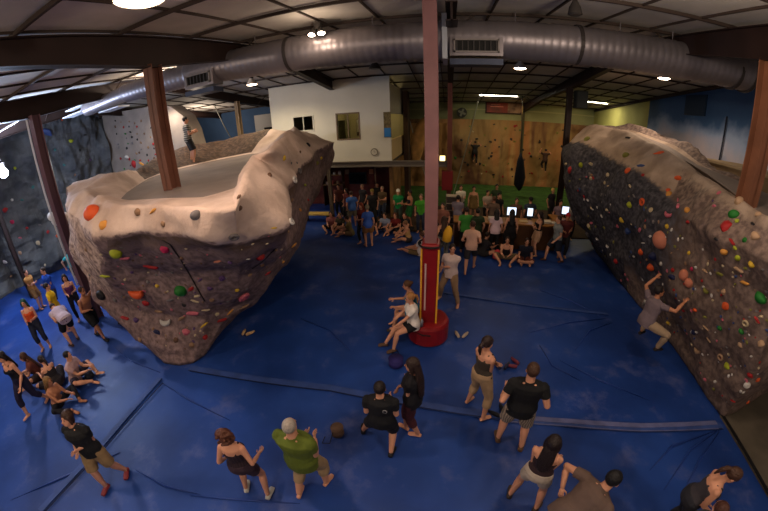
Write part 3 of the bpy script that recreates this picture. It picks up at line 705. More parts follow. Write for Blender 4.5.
HR = [(587,139,'blob','olive',4,'olive hold'), (628,138,'bar','dark',3), (626,155,'wedge','olive',4), (628,171,'ball','orange',4), (641,166,'bar','blue',4), (659,153,'bar','orange',4), (608,175,'ball','cream',2.6), (591,178,'blob','cream',2.6), (591,164,'blob','cream',2.6),
 (581,165,'ball','lime',3), (570,170,'blob','red',4), (566,164,'blob','cream',2.4), (608,186,'bar','cream',2.4), (630,186,'blob','cream',2.4), (643,175,'blob','red',2), (668,190,'blob','orange',2.5), (588,200,'ball','white',2), (607,210,'blob','cream',2.6),
 (630,204,'wedge','lime',4.2), (643,202,'ring','orange',4.4,'orange ring hold'), (651,210,'ball','cream',2.8), (634,196,'bar','grey',2.5), (622,220,'ball','yellow',3.6), (618,226,'blob','pink',2.6), (589,226,'ball','cream',3), (588,234,'blob','grey',4), (628,231,'blob','blue',4.5),
 (640,230,'blob','pink',3.2), (608,246,'jug','white',3.6), (597,239,'blob','white',2), (661,240,'ball','peach',10,'very big round peach coloured hold'), (667,226,'blob','yellow',2.5), (641,252,'blob','orange',4.5), (653,255,'wedge','navy',6,'navy wedge hold'), (616,261,'ball','red',3.2), (598,260,'blob','white',1.8),
 (643,243,'bar','white',2), (678,178,'blob','orange',4), (669,194,'blob','amber',3.5), (678,200,'bar','pink',3), (678,206,'blob','pink',3.5), (669,214,'jug','pink',6), (688,210,'wedge','amber',4), (688,222,'blob','red',3), (667,227,'ball','yellow',2), (713,201,'blob','purple',2.5), (714,206,'blob','pink',3),
 (719,193,'blob','pink',3), (739,201,'ball','beige',5.5,'beige dome hold on the crest'), (734,214,'wedge','green',7,'green hold near the crest'), (726,226,'blob','red',8,'dark red hold near the crest'), (737,221,'blob','lime',3), (753,224,'bar','dark',4), (758,214,'blob','beige',4),
 (716,239,'blob','dark',3), (732,242,'bar','red',4.5), (745,240,'blob','green',3.5), (755,236,'blob','beige',6), (689,253,'ball','yellow',2.2), (724,251,'wedge','amber',5), (738,257,'wedge','lime',4.5), (735,248,'blob','lime',3), (752,264,'wedge','yellow',4.5), (705,271,'bar','beige',4), (723,266,'blob','cream',2.4),
 (739,270,'bar','beige',5.5), (720,274,'bar','olive',5), (673,270,'blob','red',2.6), (692,269,'blob','magenta',3), (672,277,'blob','navy',4.5), (684,275,'ball','peach',6,'peach hold the climber grips'), (689,283,'ball','peach',5), (707,290,'jug','olive',6), (724,292,'blob','beige',4), (745,283,'bar','amber',5),
 (762,297,'wedge','green',8), (663,290,'bar','olive',3), (695,310,'blob','orange',4,'orange hold'), (726,306,'blob','orange',6,'large burnt orange hold'), (705,317,'blob','olive',3), (668,323,'blob','yellow',3), (746,323,'ring','cream',4.5,'cream ring hold'), (720,328,'blob','green',3.5),
 (742,331,'wedge','green',4), (694,332,'blob','navy',4), (706,328,'bar','beige',3.5), (709,340,'bar','beige',3.5), (698,350,'jug','beige',6.5), (740,345,'blob','beige',3.5), (721,357,'ring','beige',4.5), (727,366,'blob','lime',4.5), (761,344,'blob','beige',4.5), (757,320,'bar','red',4),
 (651,266,'wedge','orange',5.5,'orange hold in the climber left hand'), (633,311,'blob','magenta',5.5), (613,290,'blob','cream',3.6), (750,375,'blob','red',4), (758,380,'blob','orange',3), (747,385,'pocket','white',4.5), (733,401,'bar','red',3), (748,402,'blob','orange',2.6), (714,389,'blob','olive',2.4)]
for h in HR: hold_px(boulderR, bR, h[0], h[1], h[2], h[3], h[4]*(.72 if h[0] > 690 else .85), h[5] if len(h) > 5 else None)
# the many tiny foot chips between them, more than anyone would count
def chips(parent, bvh, n, poly, cols, r0, r1, seed):
    q = random.Random(seed); mb = MB(); src = HOLD['blob'][0]; base = [v.co.copy() for v in src.vertices]; faces = [tuple(p.vertices) for p in src.polygons]
    ico = bmesh.new(); bmesh.ops.create_icosphere(ico, subdivisions=1, radius=1); base = [v.co.copy() for v in ico.verts]; faces = [tuple(v.index for v in f.verts) for f in ico.faces]; ico.free()
    def inside(x, y):
        c = False; j = len(poly)-1
        for i in range(len(poly)):
            if (poly[i][1] > y) != (poly[j][1] > y) and x < (poly[j][0]-poly[i][0])*(y-poly[i][1])/(poly[j][1]-poly[i][1])+poly[i][0]: c = not c
            j = i
        return c
    xs = [p[0] for p in poly]; ys = [p[1] for p in poly]; k = 0; tries = 0
    while k < n and tries < n*30:
        tries += 1
        x, y = q.uniform(min(xs), max(xs)), q.uniform(min(ys), max(ys))
        if not inside(x, y): continue
        d = ray(x, y); loc, nrm, i, dist = bvh.ray_cast(CAM, d)
        if loc is None: continue
        if nrm.dot(d) > 0: nrm = -nrm
        s = q.uniform(r0, r1)*dist/330; M = nrm.to_track_quat('Z', 'Y').to_matrix() @ Matrix.Rotation(q.uniform(0, 6), 3, 'Z')
        mb.cur = q.randrange(len(cols)); mb.add([loc+M@Vector((v.x*s*q.uniform(1.0, 1.3), v.y*s*.8, v.z*s*.7)) for v in base], faces); k += 1
    o = mb.build('foot_chip', [mat('hold_'+c, HC[c], rough=.6, bump=.1, bscale=30) for c in cols], parent); o['kind'] = 'stuff'; return o
chips(boulderR, bR, 210, [(566,170),(600,170),(660,215),(720,260),(768,270),(768,380),(722,405),(640,300),(600,260),(574,215)], ['cream', 'grey', 'pink', 'blue', 'tan', 'red', 'olive', 'white'], .8, 2.0, 5)
chips(boulderL, bL, 90, [(100,245),(240,250),(300,215),(285,260),(240,300),(190,350),(160,345),(100,295)], ['tan', 'pink', 'brown', 'purple', 'grey', 'cream'], .8, 1.9, 6)
# the crack where two sheets of the left boulder's face meet
def crack(parent, bvh, px, r=.018):
    P = []
    for (x0, y0), (x1, y1) in zip(px[:-1], px[1:]):
        for k in range(5):
            d = ray(x0+(x1-x0)*k/5, y0+(y1-y0)*k/5); l_, n_, i_, t_ = bvh.ray_cast(CAM, d)
            if l_: P.append(l_)
    MB().tube(P, r, 6).build('seam', mat('crack_dark', (38, 28, 26)), parent)
crack(boulderL, bL, [(163,240),(170,244),(180,258),(190,275),(200,293),(206,303)])
crack(boulderL, bL, [(276,248),(262,262),(250,270)], .012)
# holds on the pale arched wall and the slate wall
bA, bW = bvh_of(archwall), bvh_of(leftwall)
q = random.Random(4)
for r_ in range(11):
    for c_ in range(8):
        x, y = 120+c_*6.4+q.uniform(-2, 2)+(r_-4)*.9, 122+r_*5.3+q.uniform(-1.5, 1.5)
        if q.random() < .22: continue
        hold_px(archwall, bA, x, y, 'blob', q.choice(['dark', 'dark', 'brown', 'red', 'grey', 'green', 'tan']), q.uniform(.9, 1.4))
hold_px(archwall, bA, 134, 164, 'blob', 'red', 3.4, 'bright red hold'); hold_px(archwall, bA, 142, 164, 'bar', 'amber', 3); hold_px(archwall, bA, 127, 157, 'blob', 'white', 2.6); hold_px(archwall, bA, 165, 126, 'blob', 'red', 1.4)
for x, y, c_, s_ in [(47,132,'blue',4.2),(71,141,'lime',3),(5,210,'red',3.5),(12,222,'magenta',3),(48,232,'red',2.4),(57,236,'orange',2.2),(22,200,'teal',2),(33,187,'teal',2.2),(64,165,'teal',2),(80,150,'dark',2),(55,150,'teal',2),(12,200,'white',2),(20,238,'pink',2),
                     (5,262,'white',3),(20,253,'beige',2.6),(11,276,'beige',2),(38,243,'cream',3),(45,265,'cream',1.6),(27,228,'red',2),(40,225,'grey',2),(15,168,'lime',2),(62,120,'orange',1.6),(85,135,'dark',2),(90,160,'purple',2),(75,175,'brown',2),(70,190,'red',1.6),(60,205,'tan',2)]:
    hold_px(leftwall, bW, x, y, 'blob', c_, s_*(1 if c_ == 'blue' else .66))
bB = bvh_of(backwall); 
for i in range(70):
    x, y = q.uniform(445, 585), q.uniform(124, 178)
    hold_px(backwall, bB, x, y, 'blob', q.choice(['dark', 'brown', 'dark', 'green', 'red', 'dark', 'olive', 'cream']), q.uniform(.7, 1.5))

# ================================================================== OVERHEAD
M_duct = mat('galvanised_duct', (128, 121, 124), rough=.42, metal=.6, var=.1, vscale=1.2)
M_ductd = mat('duct_band', (60, 54, 52), rough=.5, metal=.3)
def spiral_duct(name, pts, rad):
    """corrugated spiral duct"""
    mb = MB(); pts = [Vector(p) for p in pts]; P = []; Rr = []
    for (a, b, ra, rb) in zip(pts[:-1], pts[1:], rad[:-1], rad[1:]):
        nseg = max(2, int((b-a).length/.055))
        for i in range(nseg):
            t = i/nseg; P.append(a.lerp(b, t)); Rr.append((ra*(1-t)+rb*t)*(1+(.03 if i % 3 == 0 else 0)))
    P.append(pts[-1]); Rr.append(rad[-1])
    mb.tube(P, Rr, 28, True); return mb
duct = empty('ventilation_duct', (0, 7.3, 6.43)); tag(duct, 'long round spiral galvanised ventilation duct hung across the hall under the ceiling', 'duct')
def loc(o, pts): return [Vector(p)-o.location for p in pts]
YD = 7.3
spiral_duct('duct_run', loc(duct, [(7.3, YD, 6.42), (3.0, YD, 6.36), (-3.3, YD, 6.37), (-6.6, YD-.05, 6.40)]), [.39, .40, .40, .34]).build('duct_run', M_duct, duct, smooth=True)
spiral_duct('duct_run', loc(duct, [(-6.6, YD-.05, 6.40), (-9.3, YD-.1, 6.42)]), [.31, .28]).build('duct_run', M_duct, duct, smooth=True)
spiral_duct('duct_run', loc(duct, [(-9.3, YD-.1, 6.42), (-11.6, YD-.15, 6.35)]), [.24, .22]).build('duct_run', M_duct, duct, smooth=True)
for x, r_ in ((2.7, .45), (-3.55, .44), (6.75, .425), (7.2, .425)):
    MB().tube([Vector((x-.04, YD, 6.375))-duct.location, Vector((x+.04, YD, 6.375))-duct.location], r_-.025, 28).build('band', M_ductd, duct)
# end piece of the duct: open flaps
mb = MB(); MD = mat('duct_white', (196, 200, 208), rough=.35, metal=.4)
for lo_, hi_ in (((-13.0, -.35, -.12), (-11.5, .1, -.08)), ((-12.8, -.3, .08), (-11.6, .0, .12)), ((-10.6, -.35, -.38), (-9.5, .1, -.34))): MB().box(lo_, hi_).build('outlet_flap', MD, duct)

# diffusers
def diffuser(x, w=1.5):
    o = empty('air_diffuser', (x, YD-.36, 6.12)); 
    MB().box((-w/2, -.08, -.16), (w/2, .3, .22)).build('housing', M_duct, o); MB().box((-w/2, -.1, -.34), (w/2, .3, -.22)).build('lower_flap', mat('flap_dark', (60, 66, 84), rough=.5, metal=.3), o)
    mb = MB(); mb.box((-w/2+.08, -.12, .14), (w/2-.08, -.08, .17)); mb.box((-w/2+.08, -.12, -.1), (w/2-.08, -.08, -.07)); mb.box((-w/2+.08, -.12, -.1), (-w/2+.11, -.08, .17)); mb.box((w/2-.11, -.12, -.1), (w/2-.08, -.08, .17)); mb.build('grille_frame', mat('grille_frame', (124, 116, 112), rough=.5), o)
    MB().box((-w/2+.11, -.1, -.07), (w/2-.11, -.085, .14)).build('opening', mat('opening_dark', (14, 12, 12)), o)
    mb = MB(); k = int(w/.12)
    for i in range(k): xx = -w/2+.14+i*(w-.28)/(k-1); mb.box((xx-.012, -.125, -.07), (xx+.012, -.1, .14))
    mb.build('grille', mat('grille_bars', (52, 48, 46), rough=.6), o); return o
tag(diffuser(.55, 1.05), 'rectangular air grille on the duct beside the central column', 'air grille')
tag(diffuser(-6.0, .95), 'rectangular air grille on the duct right of the brown left column', 'air grille')
o = box('duct_collar', (-.12, YD-.46, 5.9), (-.02, YD+.42, 6.82), mat('duct_white', (196, 200, 208), rough=.35, metal=.4)); o.parent = duct; o.location = -duct.location
# hanger rods of the duct
for x in (-8.9, -7.9, -6.5, -4.5, -1.6, 1.4, 3.7, 5.0, 6.3):
    MB().tube([Vector((x, YD, 6.4))-duct.location, Vector((x, YD, roofz(YD)))-duct.location], .012, 6).build('hanger_rod', M_duct, duct)

# lamps: a conical high bay shade, its ballast and the glowing lens, each with its own light
M_shade = mat('lamp_shade_metal', (60, 56, 54), rough=.4, metal=.5)
M_lens = emit('lamp_glow', (255, 226, 196), 28)
M_lens2 = emit('lamp_glow_warm', (255, 214, 170), 16)
GL = 'high bay lamps under the ceiling'
def highbay(loc_, power, rgb, label, s=1.0, lit=True, glow=None):
    o = empty('high_bay_lamp', loc_); tag(o, label, 'ceiling lamp', GL if lit else None)
    MB().tube([(0, 0, .05), (0, 0, .16), (0, 0, .26), (0, 0, .3)], [.22*s, .18*s, .08*s, .07*s], 20, False).build('lamp_shade', mat('lamp_shade_glass', (190, 180, 170), rough=.3) if lit else M_shade, o, smooth=True)
    MB().tube([(0, 0, .3), (0, 0, .4)], .08*s, 12).build('ballast', M_shade, o)
    zt = roofz(loc_[1])-loc_[2]-.005
    if zt > .4: MB().tube([(0, 0, .4), (0, 0, zt)], .012, 6).build('cord', M_shade, o)
    MB().tube([(0, 0, .03), (0, 0, .06)], [.16*s, .205*s], 20).build('lens', (glow or M_lens) if lit else M_shade, o)
    if lit and power: spot('lamp_light', (0, 0, -.22), power, rgb, 165, .5, .18*s, o)
    return o
LB = {'near': 'big bright ceiling lamp at the top of the picture above the left boulder', 'mid': 'small ceiling lamp with twin bulbs in front of the duct', 'office': 'lit ceiling lamp left of the white office',
      'back': 'lit ceiling lamp below the duct above the crowd', 'wall': 'lit ceiling lamp near the blue painted wall', 'arch': 'lit ceiling lamp behind the brown left column'}
for nm, p, pw, rgb in LAMPS:
    if nm == 'mid': continue
    highbay(p, pw, rgb, LB[nm], 1.15 if nm == 'near' else 1.0, glow=M_lens)
highbay((-2.54, 11.7, 6.46), 0, None, 'unlit ceiling lamp over the white office wall', lit=False)
highbay((2.05, 5.6, 6.44), 0, None, 'dark unlit ceiling lamp above the duct', .55, lit=False)
# the twin bulb fixture
o = empty('twin_spot', (-2.68, 6.85, 6.66)); tag(o, LB['mid'], 'ceiling lamp')
MB().tube([(0, 0, .05), (0, 0, .2)], .09, 12).build('housing', M_shade, o)
for sx in (-1, 1):
    MB().tube([(sx*.05, -.02, .08), (sx*.1, -.08, -.06)], [.05, .1], 12).build('lamp_head', M_shade, o, smooth=True); MB().ell((sx*.105, -.09, -.06), (.08, 0, 0), (0, .08, 0), (0, 0, .04)).build('bulb', M_lens, o)
point('twin_light', (0, -.5, -.3), 22, (255, 226, 196), .1, o)
# flood lamp on the left
o = empty('flood_lamp', (-13.9, 4.7, 4.95)); tag(o, 'dazzling white flood lamp in front of the slate climbing wall', 'flood lamp')
MB().ell((0, 0, 0), (.17, 0, 0), (0, .17, 0), (0, 0, .17), 20, 14).build('bulb', emit('flood_glow', (214, 230, 255), 60), o); MB().tube([(0, 0, .18), (0, 0, .34)], .12, 14).build('housing', M_shade, o); MB().tube([(0, 0, .34), (0, 0, roofz(4.7)-4.95)], .015, 6).build('cord', M_shade, o)
point('flood_light', (.35, -.1, .1), 800, (200, 220, 255), .12, o); spot('flood_uplight', (.4, .3, .3), 1500, (205, 222, 255), 160, .5, .15, o, (R(180), 0, 0));
# fluorescent strips
for x, Y, z, wd, lb in ((2.98, 20.6, 6.13, 2.3, 'left of the two fluorescent strips over the back wall'), (9.0, 20.6, 6.13, 1.7, 'right of the two fluorescent strips over the back wall')):
    o = empty('fluorescent_strip', (x, Y, z)); tag(o, lb, 'fluorescent light')
    box('housing', (-wd/2-.05, -.08, .03), (wd/2+.05, .08, .1), mat('enamel_white', (200, 200, 190), rough=.4), o); MB().tube([(-wd/2, 0, 0), (wd/2, 0, 0)], .035, 10).build('tube', emit('tube_glow', (255, 244, 214), 22), o)
    MB().tube([(0, 0, .1), (0, 0, roofz(Y)-z)], .015, 6).build('hanger', M_shade, o)
    l = bpy.data.lights.new('strip_light', 'AREA'); l.shape = 'RECTANGLE'; l.size = wd; l.size_y = .15; l.energy = 80; l.color = srgb((255, 240, 200)); lo = bpy.data.objects.new('strip_light', l); COL.objects.link(lo); lo.parent = o; lo.location = (0, 0, -.06)
# lamps shining on the painted back wall
for x in (4.6, 8.0):
    spot('wall_wash', (x, 19.5, 5.6), 90, (255, 190, 110), 80, .7, .1, rot=(R(62), 0, 0))
# speaker on the right rear column, small camera lights
o = empty('loudspeaker', (5.42, 14.0, 5.35)); tag(o, 'black loudspeaker on the rear column beside the right boulder', 'loudspeaker'); box('cabinet', (-.2, -.22, 0), (.3, .15, .72), mat('speaker_black', (26, 28, 26)), o, bevel=.02); box('grille', (-.16, -.25, .05), (.26, -.22, .67), mat('speaker_cloth', (40, 44, 42)), o)
# banner
o = empty('banner', (3.9, 23.75, 5.1)); tag(o, 'framed red and brown picture banner high on the back wall', 'banner')
box('frame', (-1.35, 0, 0), (1.35, .08, 1.12), mat('dark_frame', (50, 32, 24)), o); 
M_ban = mat('banner_print', (150, 44, 30), rough=.6, var=.5, vscale=1.3, rgb2=(86, 44, 32)); box('print', (-1.27, -.02, .07), (.2, 0, 1.05), M_ban, o); box('print', (.2, -.02, .07), (1.27, 0, 1.05), mat('banner_pale', (150, 120, 96), rough=.6, var=.4, vscale=2, rgb2=(70, 50, 40)), o)
mb = MB(); mb.box((-1.0, -.03, .45), (-.1, -.02, .5)); mb.box((-.95, -.03, .6), (-.3, -.02, .63)); mb.build('lettering', mat('banner_line', (200, 120, 100)), o)
# wall mounted fan / dark bracket on the back wall and office side clutter
o = empty('wall_fan', (.9, 23.6, 5.1)); tag(o, 'dark fan high on the back wall left of the banner', 'fan'); MB().tube([(0, 0, 0), (0, -.2, 0)], .35, 18).build('cage', mat('fan_dark', (40, 40, 36)), o); 
for k in range(4):
    a = k*math.pi/2+.4; MB().box((-.28, -.24, -.07), (-.02, -.22, .07), Matrix.Rotation(a, 4, 'Y')).build('blade', mat('fan_blade', (120, 118, 104)), o)

# ================================================================== ARCH SLAB, HANGING THINGS, ROPES (rear left)
mb = MB(); pts = []
for k in range(9):
    t = k/8; a = t*1.35
    pts.append((-1.95+1.15*(1-math.cos(a)), 19.4, 1.95+2.7*math.sin(a)))
mb.tube(pts, [.16, .3, .38, .42, .44, .44, .42, .4, .36], 14)
tag(mb.build('climbing_arch', mat('ochre_rock', (196, 146, 84), rough=.8, var=.25, vscale=2, bump=.4), smooth=True), 'curved ochre climbing fin left of the central column', 'climbing feature')
o = box('dark_panel', (-2.45, 17.9, 0), (-2.2, 18.9, 6.2), mat('dark_rock_panel', (58, 40, 28), rough=.8, var=.3, vscale=1.5)); o.name = 'climbing_feature'; tag(o, 'dark brown vertical climbing panel right of the white office', 'climbing feature')
tag(relief('climbing_wall', -3.6, -.1, 22.6, 0, 4.4, mat('ochre_paint_b', (150, 108, 62), rough=.8, var=.35, vscale=.8), nx=30, nz=30, amp=.3, seed=4), 'ochre climbing wall section below the office beam, left of the central column', 'climbing wall')
M_rope = mat('rope_pale', (150, 150, 140), rough=.8)
for a, b_, lb in (((1.16, 20, 3.37), (.34, 19.6, .05), 'slanting pale rope right of the central column'), ((-1.56, 19.5, 2.2), (-1.05, 19.5, .3), 'pale rope left of the central column under the arch'), ((4.3, 20, 5.9), (4.45, 20, 2.5), 'dark rope holding the hanging bag'), ((-15.2, 9.5, 6.4), (-13.2, 9.0, 3.2), 'pale rope hanging beside the slate wall')):
    if b_[2] < .6: b_ = (b_[0], b_[1], .04)
    if 'slanting pale rope right' in lb: a = (1.82, 20.4, 6.1)
    if 'under the arch' in lb: a = (-2.7, 19.4, 6.2)
    if 'hanging bag' in lb: a, b_ = (4.3, 20, 6.12), (4.38, 20, 2.752)
    if 'slate' in lb: continue
    m_ = MB().tube([a, tuple((Vector(a)+Vector(b_))/2+Vector((0, 0, -.05))), b_], .03, 6)
    tag(m_.build('rope', M_rope if 'dark' not in lb else mat('rope_dark', (60, 56, 44))), lb, 'rope')
tag(MB().tube([(-13.4, 16.5, 6.44), (-12.9, 16.5, 5.2), (-11.6, 16.5, 2.6), (-10.6, 16.5, .02)], .03, 6).build('rope', M_rope), 'slanting rope in front of the navy wall', 'rope')
tag(MB().tube([(4.38, 20, 2.75), (4.4, 20, 2.3), (4.45, 20, 1.3), (4.4, 20, .8), (4.5, 20, .45)], [.05, .2, .34, .3, .08], 10).build('hanging_bag', mat('black_cloth', (18, 20, 30), rough=.9, bump=.3), smooth=True), 'black cloth bag hanging by a rope over the green turf', 'hanging bag')
for p, c_, lb in (((-11.95, 5.6, 3.05), (190, 168, 150), 'pale knotted rope end hanging beside the mauve column'), ((-10.7, 4.6, 3.35), (200, 200, 200), 'small white hook on the mauve column')):
    tag(MB().ell(p, (.16, 0, 0), (0, .12, 0), (0, 0, .14)).ell(Vector(p)+Vector((.1, 0, -.14)), (.1, 0, 0), (0, .1, 0), (0, 0, .14)).build('rope_end', mat('knot_%d' % c_[1], c_, rough=.8, bump=.5)), lb, 'rope end')
tag(MB().tube([(-12.5, 5.8, 6.83), (-12.3, 5.8, 4.9), (-11.95, 5.6, 3.22)], .018, 6).build('rope', M_rope), 'thin rope above the pale knotted rope end', 'rope')

# ================================================================== CENTRAL COLUMN
cc = empty('central_column', (-.3, 5.97, 0)); tag(cc, 'tall pink central column with a red padded round base', 'column')
mb = MB(); t = .02; z0, z1 = 2.3, roofz(5.95)-.02
mb.box((-.12, -.14, z0), (.12, -.14+t, z1)); mb.box((-.12, .14-t, z0), (.12, .14, z1)); mb.box((-.01, -.13, z0), (.01, .13, z1)); mb.box((-.115, -.13, z0), (-.1, .13, z1)); mb.build('post', M_pink, cc)
M_redv = mat('red_vinyl', (124, 22, 26), rough=.38, var=.12, vscale=2, bump=.12, bscale=6)
mb = MB(); mb.box((-.18, -.21, .42), (.18, .21, 2.35)); mb.build('pad', M_redv, cc, bevel=.04)
for sx in (-1, 1): box('pad_edge', (sx*.17-.018, -.23, .45), (sx*.17+.018, -.2, 2.25), mat('yellow_binding', (206, 150, 40), rough=.5), cc)
box('pad_strip', (-.1, -.24, .85), (-.065, -.225, 1.95), mat('pale_strip', (186, 150, 144), rough=.5), cc)
mb = MB(); mb.tube([(0, 0, .0), (0, 0, .03), (0, 0, .44), (0, 0, .5), (0, 0, .52)], [.43, .46, .46, .43, .38], 40); mb.build('base_pad', M_redv, cc, smooth=False)
mb = MB(); mb.tube([(-.3, -.34, .36), (-.1, -.455, .34), (.08, -.46, .34)], .018, 6); mb.build('handle', mat('black_strap', (16, 14, 16)), cc)
mb = MB(); mb.tube([(-.21, 0, 2.28), (-.21, 0, 2.32), ], .02, 6); mb.tube([(.19*math.cos(a)*1.3, .22*math.sin(a)*1.2, 2.3) for a in [k*math.pi/8 for k in range(17)]], .02, 6); mb.build('strap', mat('black_strap', (16, 14, 16)), cc)
o = empty('wall_light', (-.07, 5.87, 4.0)); tag(o, 'small glowing light box on the right side of the pink column', 'light'); box('light_face', (-.08, -.1, -.04), (.01, -.02, .04), emit('small_glow', (255, 230, 150), 3), o); box('light_box', (-.1, -.02, -.05), (.02, .04, .05), M_shade, o)
# box-like plywood platform behind the right boulder, and its rail
o = empty('plywood_platform', (9.4, 8.4, 0)); tag(o, 'brown plywood platform against the blue wall behind the right boulder', 'platform')
box('body', (-1.1, -2.3, 0), (1.05, 1.6, 4.08), mat('plywood', (118, 96, 70), rough=.8, var=.15, vscale=1.5), o); box('top_edge', (-1.14, -2.34, 4.08), (1.07, 1.64, 4.15), mat('plywood_edge', (150, 128, 96), rough=.7), o)
o = tag(MB().tube([(9.4, 7.6, 4.15), (9.4, 7.6, 4.22), (9.45, 7.6, 4.4), (9.4, 7.6, 4.52)], [.2, .26, .22, .06], 14).build('gear_bag', mat('black_nylon', (24, 26, 34), bump=.3), smooth=True), 'black bag lying on the plywood platform', 'bag')
# equipment behind the right column
# ================================================================== PEOPLE
def remeshed(mb, voxel, smooth=1, noise_amp=0.0, seed=0):
    me = mb.mesh('tmp'); o = bpy.data.objects.new('tmp', me); COL.objects.link(o)
    bm = bmesh.new(); bm.from_mesh(me)
    bmesh.ops.triangulate(bm, faces=[f for f in bm.faces if len(f.verts) > 4]); 
    bm.to_mesh(me); bm.free()
    r = o.modifiers.new('r', 'REMESH'); r.mode = 'VOXEL'; r.voxel_size = voxel; r.use_smooth_shade = True
    if smooth: s = o.modifiers.new('s', 'SMOOTH'); s.iterations = smooth; s.factor = .5
    dg = bpy.context.evaluated_depsgraph_get(); dg.update()
    out = bpy.data.meshes.new_from_object(o.evaluated_get(dg))
    bpy.data.objects.remove(o); bpy.data.meshes.remove(me)
    if noise_amp:
        co = np.empty(len(out.vertices)*3, 'f'); out.vertices.foreach_get('co', co); co = co.reshape(-1, 3)
        nn = np.empty(len(out.vertices)*3, 'f'); out.vertex_normals.foreach_get('vector', nn); nn = nn.reshape(-1, 3)
        d = np.array([noise.noise(Vector((c[0]*7+seed, c[1]*7, c[2]*11)))+.5*noise.noise(Vector((c[0]*17+seed, c[1]*17, c[2]*22))) for c in co])
        co += nn*(d*noise_amp)[:, None]; out.vertices.foreach_set('co', co.ravel()); out.update()
    out.polygons.foreach_set('use_smooth', [True]*len(out.polygons))
    return out
def finish(me, name, m, parent):
    me.materials.clear(); me.materials.append(m); me.name = name
    o = bpy.data.objects.new(name, me); COL.objects.link(o); o.parent = parent; return o
def ik(a, t, l1, l2, pole):
    a, t, pole = Vector(a), Vector(t), Vector(pole); d = t-a; L_ = d.length
    mx = (l1+l2)*.995
    if L_ > mx: d = d*(mx/L_); L_ = mx; t = a+d
    if L_ < abs(l1-l2)+.02: L_ = abs(l1-l2)+.02; d = d.normalized()*L_; t = a+d
    u = d.normalized(); x = (l1*l1-l2*l2+L_*L_)/(2*L_); h = math.sqrt(max(0, l1*l1-x*x))
    p = pole-u*pole.dot(u); p = p.normalized() if p.length > 1e-4 else u.orthogonal().normalized()
    return a+u*x+p*h, t
SKIN = {'fair': (196, 140, 112), 'tan': (168, 112, 82), 'brown': (112, 72, 52)}
V3 = Vector
